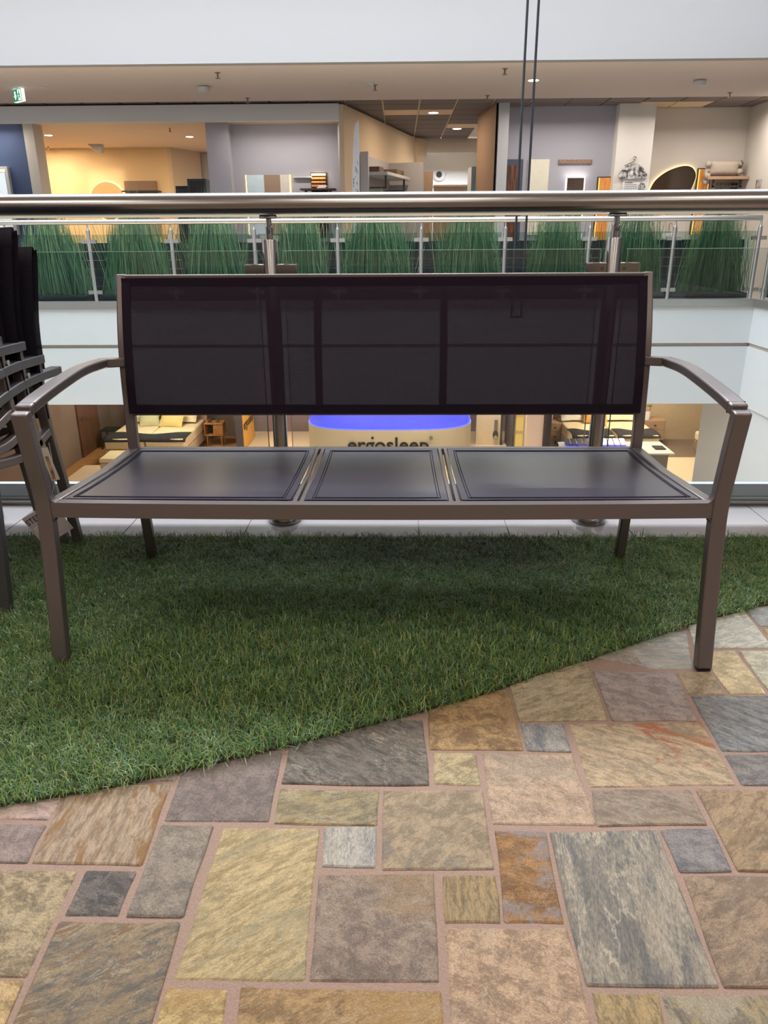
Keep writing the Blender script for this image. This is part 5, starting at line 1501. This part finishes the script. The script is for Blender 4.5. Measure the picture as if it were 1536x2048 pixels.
# right-hand side: cream wall piece with dispenser, lit shelf, pale column
cw = 2.116; cw1 = 2.767
struct(MB().box(cw, cw1, 19.9, 20.0, FZ, -1.34).build('wall_cream_piece', mat('lower_cream_wall', (232, 212, 176), rough=0.7)))
struct(MB().box(cw1, cw1 + .05, 19.86, 20.0, FZ, -1.34).build('trim_10', DARKTRIM))
t = thing('soap_dispenser', 'slim grey dispenser with a dark round end on the cream wall of the lower floor', 'dispenser')
dq = (2.596,2.677,-4.29,-3.707)
MB().box(dq[0], dq[1], 19.85, 19.9, dq[2] + .25, dq[3]).build('stem', mat('dispenser_grey', (120, 116, 112), rough=0.4), t)
MB().disc_y((dq[0] + dq[1]) / 2, dq[2] + .18, .07, .12, 19.82, 19.9, 20).build('body', DARKTRIM, t)
MB().disc_y((dq[0] + dq[1]) / 2, dq[2] + .12, .045, .05, 19.80, 19.82, 16).build('window', mat('dispenser_window', (170, 172, 160), rough=0.2), t)
base(t, ((dq[0] + dq[1]) / 2, 19.9, dq[2]))
t = thing('lit_shelf', 'shelf unit with glowing yellow niches beside the pale column of the lower floor', 'shelf')
s0, s1 = 2.997, 3.242
MB().box(s0, s1, 18.9, 20.2, FZ, -1.5).build('frame', mat('shelf_cream', (214, 190, 140), rough=0.6), t)
for k in range(6):
    MB().box(s0 + .03, s1 - .03, 18.893, 18.9, FZ + .2 + .45 * k, FZ + .55 + .45 * k).build('niche', emis('niche_glow', (255, 206, 104), 0.8), t)
base(t, ((s0 + s1) / 2, 19.5, FZ))
struct(MB().box(s1 + .005, 3.67, 18.6, 19.2, FZ, -1.34).build('wall_lower_column', mat('lower_column', (228, 206, 196), rough=0.7)))
struct(MB().box(3.67 + .005, 3.86, 18.55, 19.2, FZ, -1.34).build('trim_11', mat('dark_plum', (62, 50, 56), rough=0.6)))
struct(MB().box(s0 - .06, s0 - .01, 18.85, 20.2, FZ, -1.34).build('trim_12', DARKTRIM))
# right bed
rx0, rx1 = 4.353, 6.512
bed('cream double bed at the right of the lower floor, charcoal throws at its foot', rx0, rx1, 18.25, 20.25, -3.72,
    ['charcoal throw on the left half of the right-hand bed', 'charcoal throw on the right half of the right-hand bed'], white=True)
pillow('white patterned pillow at the left of the right-hand bed', rx0 + .30, 19.9, -3.72 + .21, .66, .58, .2, mat('pillow_white', (238, 226, 206), rough=0.9, var=0.12, scale=20), .1, .6)
pillow('mustard yellow scatter pillow on the right-hand bed', rx0 + .86, 19.6, -3.72 + .24, .62, .52, .18, PO, -.1, .9)
pillow('cream pillow at the right of the right-hand bed', rx0 + 1.55, 19.95, -3.72 + .2, .82, .62, .2, PW, 0, .5)
TANW = mat('nightstand_tan', (176, 140, 108), rough=0.5, var=0.06)
def stand(label, x0, x1, y0, ztop):
    t = thing('nightstand', label, 'nightstand')
    MB().box(x0, x1, y0, y0 + .45, FZ + .18, ztop).build('body', TANW, t, bevel=0.008)
    for k in range(2):
        h = (ztop - FZ - .18) / 2
        d = MB().box(x0 + .012, x1 - .012, y0 - .014, y0, FZ + .19 + h * k, FZ + .17 + h * (k + 1)).build('drawer', TANW, t, bevel=0.004)
        MB().disc_y((x0 + x1) / 2, FZ + .18 + h * (k + .5), .03, .02, y0 - .03, y0 - .014, 12).build('knob', BLACKR, d)
    for xx in (x0 + .03, x1 - .06):
        for yy in (y0 + .03, y0 + .39):
            MB().box(xx, xx + .03, yy, yy + .03, FZ, FZ + .18).build('leg', BLACKR, t)
    return base(t, ((x0 + x1) / 2, y0 + .22, FZ))
stand('tan nightstand with two drawers at the left of the right-hand bed', 4.014, 4.346, 19.6, FZ + .68)
nsx = 6.578
stand('tan nightstand with a vase at the right of the right-hand bed', nsx, nsx + .55, 19.7, FZ + .72)
t = thing('flower_vase', 'pink vase with a small white flower stem on the right nightstand', 'vase')
MB().lathe([(.04, 0), (.055, .05), (.05, .14), (.03, .19), (.034, .2)], (nsx + .16, 19.9, FZ + .72), 16).build('vase', mat('vase_pink', (218, 176, 148), rough=0.4), t, smooth=50)
MB().tube(smooth_path([(nsx + .16, 19.9, FZ + .88), (nsx + .17, 19.9, FZ + 1.08), (nsx + .24, 19.88, FZ + 1.16)], 4), .008, 6).build('stem', mat('stem_green', (84, 92, 50), rough=0.7), t)
MB().cushion(nsx + .25, 19.88, FZ + 1.19, .14, .12, .10, 6, 6).build('flower', mat('flower_white', (226, 214, 180), rough=0.9), t, smooth=80)
MB().cushion(nsx + .13, 19.9, FZ + 1.08, .12, .10, .06, 6, 6).build('leaf', mat('leaf_green', (110, 112, 66), rough=0.8), t, smooth=80)
base(t, (nsx + .16, 19.9, FZ + .72))
tag(MB().box(nsx - .06, nsx + .10, 19.72, 19.74, FZ + .722, FZ + .95).build('card_stand', PAPER, bevel=0.003), 'white card standing on the right nightstand beside the vase', 'sign')
# display counter with blue-lit slots
t = thing('display_counter', 'pale grey display counter with blue-lit slots in front of the right-hand bed', 'counter')
c0, c1 = 3.865, 5.414
MB().box(c0, c1 + .05, 17.0, 17.6, FZ, FZ + .66).build('body', mat('counter_grey', (196, 190, 182), rough=0.5), t, bevel=0.006)
MB().box(c0 - .02, c1 + .07, 16.98, 17.62, FZ + .66, FZ + .69).build('top', WHITE, t, bevel=0.004)
BL = emis('blue_led', (74, 70, 240), 1.6)
for k in range(10):
    xx = c0 + .1 + (c1 - c0 - .1) * k / 10
    MB().box(xx, xx + .09, 17.05, 17.45, FZ + .69, FZ + .71).build('led_slot', BL, t)
    MB().add([(xx - .02, 17.2, FZ + .71), (xx + .10, 17.2, FZ + .71), (xx + .10, 17.45, FZ + .80), (xx - .02, 17.45, FZ + .80), (xx - .02, 17.2, FZ + .73), (xx + .10, 17.2, FZ + .73), (xx + .10, 17.45, FZ + .82), (xx - .02, 17.45, FZ + .82)],
             [(0, 3, 2, 1), (4, 5, 6, 7), (0, 1, 5, 4), (1, 2, 6, 5), (2, 3, 7, 6), (3, 0, 4, 7)]).build('sample_tray', CHAR if k < 4 else mat('tray_clear', (190, 186, 200), rough=0.2), t)
base(t, ((c0 + c1) / 2, 17.3, FZ))
t = thing('service_desk', 'grey service desk with a white top at the right of the display counter', 'desk')
g0, g1 = 5.536, 6.219
MB().box(g0, g1, 16.75, 17.7, FZ, FZ + .62).build('body', mat('desk_grey', (160, 156, 150), rough=0.5), t, bevel=0.006)
MB().box(g0 - .03, g1 + .12, 16.70, 17.75, FZ + .62, FZ + .66).build('top', CER, t, bevel=0.005)
MB().box(g0 + .05, g0 + .32, 16.735, 16.75, FZ + .28, FZ + .56).build('niche', CHAR, t)
base(t, ((g0 + g1) / 2, 17.2, FZ))
tag(MB().box(g1 - .22, g1 + .02, 17.0, 17.3, FZ + .661, FZ + .685).build('tablet', BLACKR, bevel=0.004), 'black tablet lying on the white top of the service desk', 'tablet')
struct(MB().box(4.4, 9.0, 12.3, 20.45, FZ, FZ + .004).build('floor_showroom', mat('showroom_floor', (140, 118, 98), rough=0.6)))
tag(MB().box(6.332, 8.6, 16.2, 18.6, FZ + .0041, FZ + .02).build('rug', mat('rug_sand', (238, 216, 176), rough=0.95, var=0.05, scale=5), bevel=0.004), 'large pale sand rug at the right of the lower floor', 'rug')
ax0 = 7.65
t = thing('single_bed', 'end of another pale bed at the far right of the lower floor', 'bed')
MB().box(ax0, ax0 + 1.9, 17.9, 19.0, FZ + .12, FZ + .38).build('box_spring', mat('bed_taupe', (150, 122, 98), rough=0.85), t, bevel=0.02)
MB().box(ax0, ax0 + 1.9, 17.9, 19.0, FZ + .385, FZ + .62).build('mattress', FABC, t, bevel=0.05, seg=3)
for xx in (ax0 + .08, ax0 + 1.75):
    MB().box(xx, xx + .06, 17.98, 18.04, FZ + .02, FZ + .12).build('foot', BLACKR, t)
base(t, (ax0 + .95, 18.4, FZ))
LG = 'unseen flat lamps under the lower ceiling'
def ltrack(x, y, watt, rgb=(1.0, 0.85, 0.68)):
    t = thing('unseen_lamp', 'unseen flat lamp under the ceiling of the lower floor', 'ceiling light', group=LG)
    MB().box(x - .65, x + .65, y - .32, y + .32, -1.38, -1.34).build('housing', WHITE, t)
    MB().box(x - .6, x + .6, y - .28, y + .28, -1.385, -1.38).build('diffuser', LENS, t)
    base(t, (x, y, -1.34))
    area('lower_lamp', (x, y, -1.42), (0, 0, 0), 1.2, 0.56, watt, rgb)
for x, y, w in ((-6.0, 18.4, 66), (-2.6, 19.2, 60), (1.2, 16.6, 40), (2.2, 19.0, 55), (6.0, 18.8, 80), (6.6, 16.2, 50), (-3.0, 15.5, 30), (-0.5, 16.4, 30)):
    ltrack(x, y, w)

# ================================================================== LAMPS OVER THE NEAR GALLERY (behind and above the viewer)
PG_ = 'square ceiling panels above the paved display'
for x in (-2.4, 0.0, 2.4):
    for y in (-2.2, 0.4):
        t = thing('ceiling_panel_light', 'square warm panel light in the ceiling above the paved display', 'ceiling light', group=PG_)
        MB().box(x - .62, x + .62, y - .62, y + .62, 3.02, 3.05).build('frame', WHITE, t)
        MB().box(x - .6, x + .6, y - .6, y + .6, 3.014, 3.02).build('diffuser', emis('panel_diffuser', (255, 240, 222), 1.6), t)
        base(t, (x, y, 3.05))
        area('panel_light', (x, y, 3.0), (0, 0, 0), 1.2, 1.2, 24, (1.0, 0.92, 0.84))
# cove light washing the top of the far bulkhead
t = thing('cove_light', 'warm light strip high on the white bulkhead across the void', 'ceiling light')
MB().box(-8, 4.8, 10.55, 10.75, 4.55, 4.62).build('channel', WHITE, t)
base(t, (-1.5, 10.65, 4.55))
area('cove_lamp', (-1.6, 10.65, 4.53), (math.radians(25), 0, 0), 12.0, 0.12, 34, WARM)
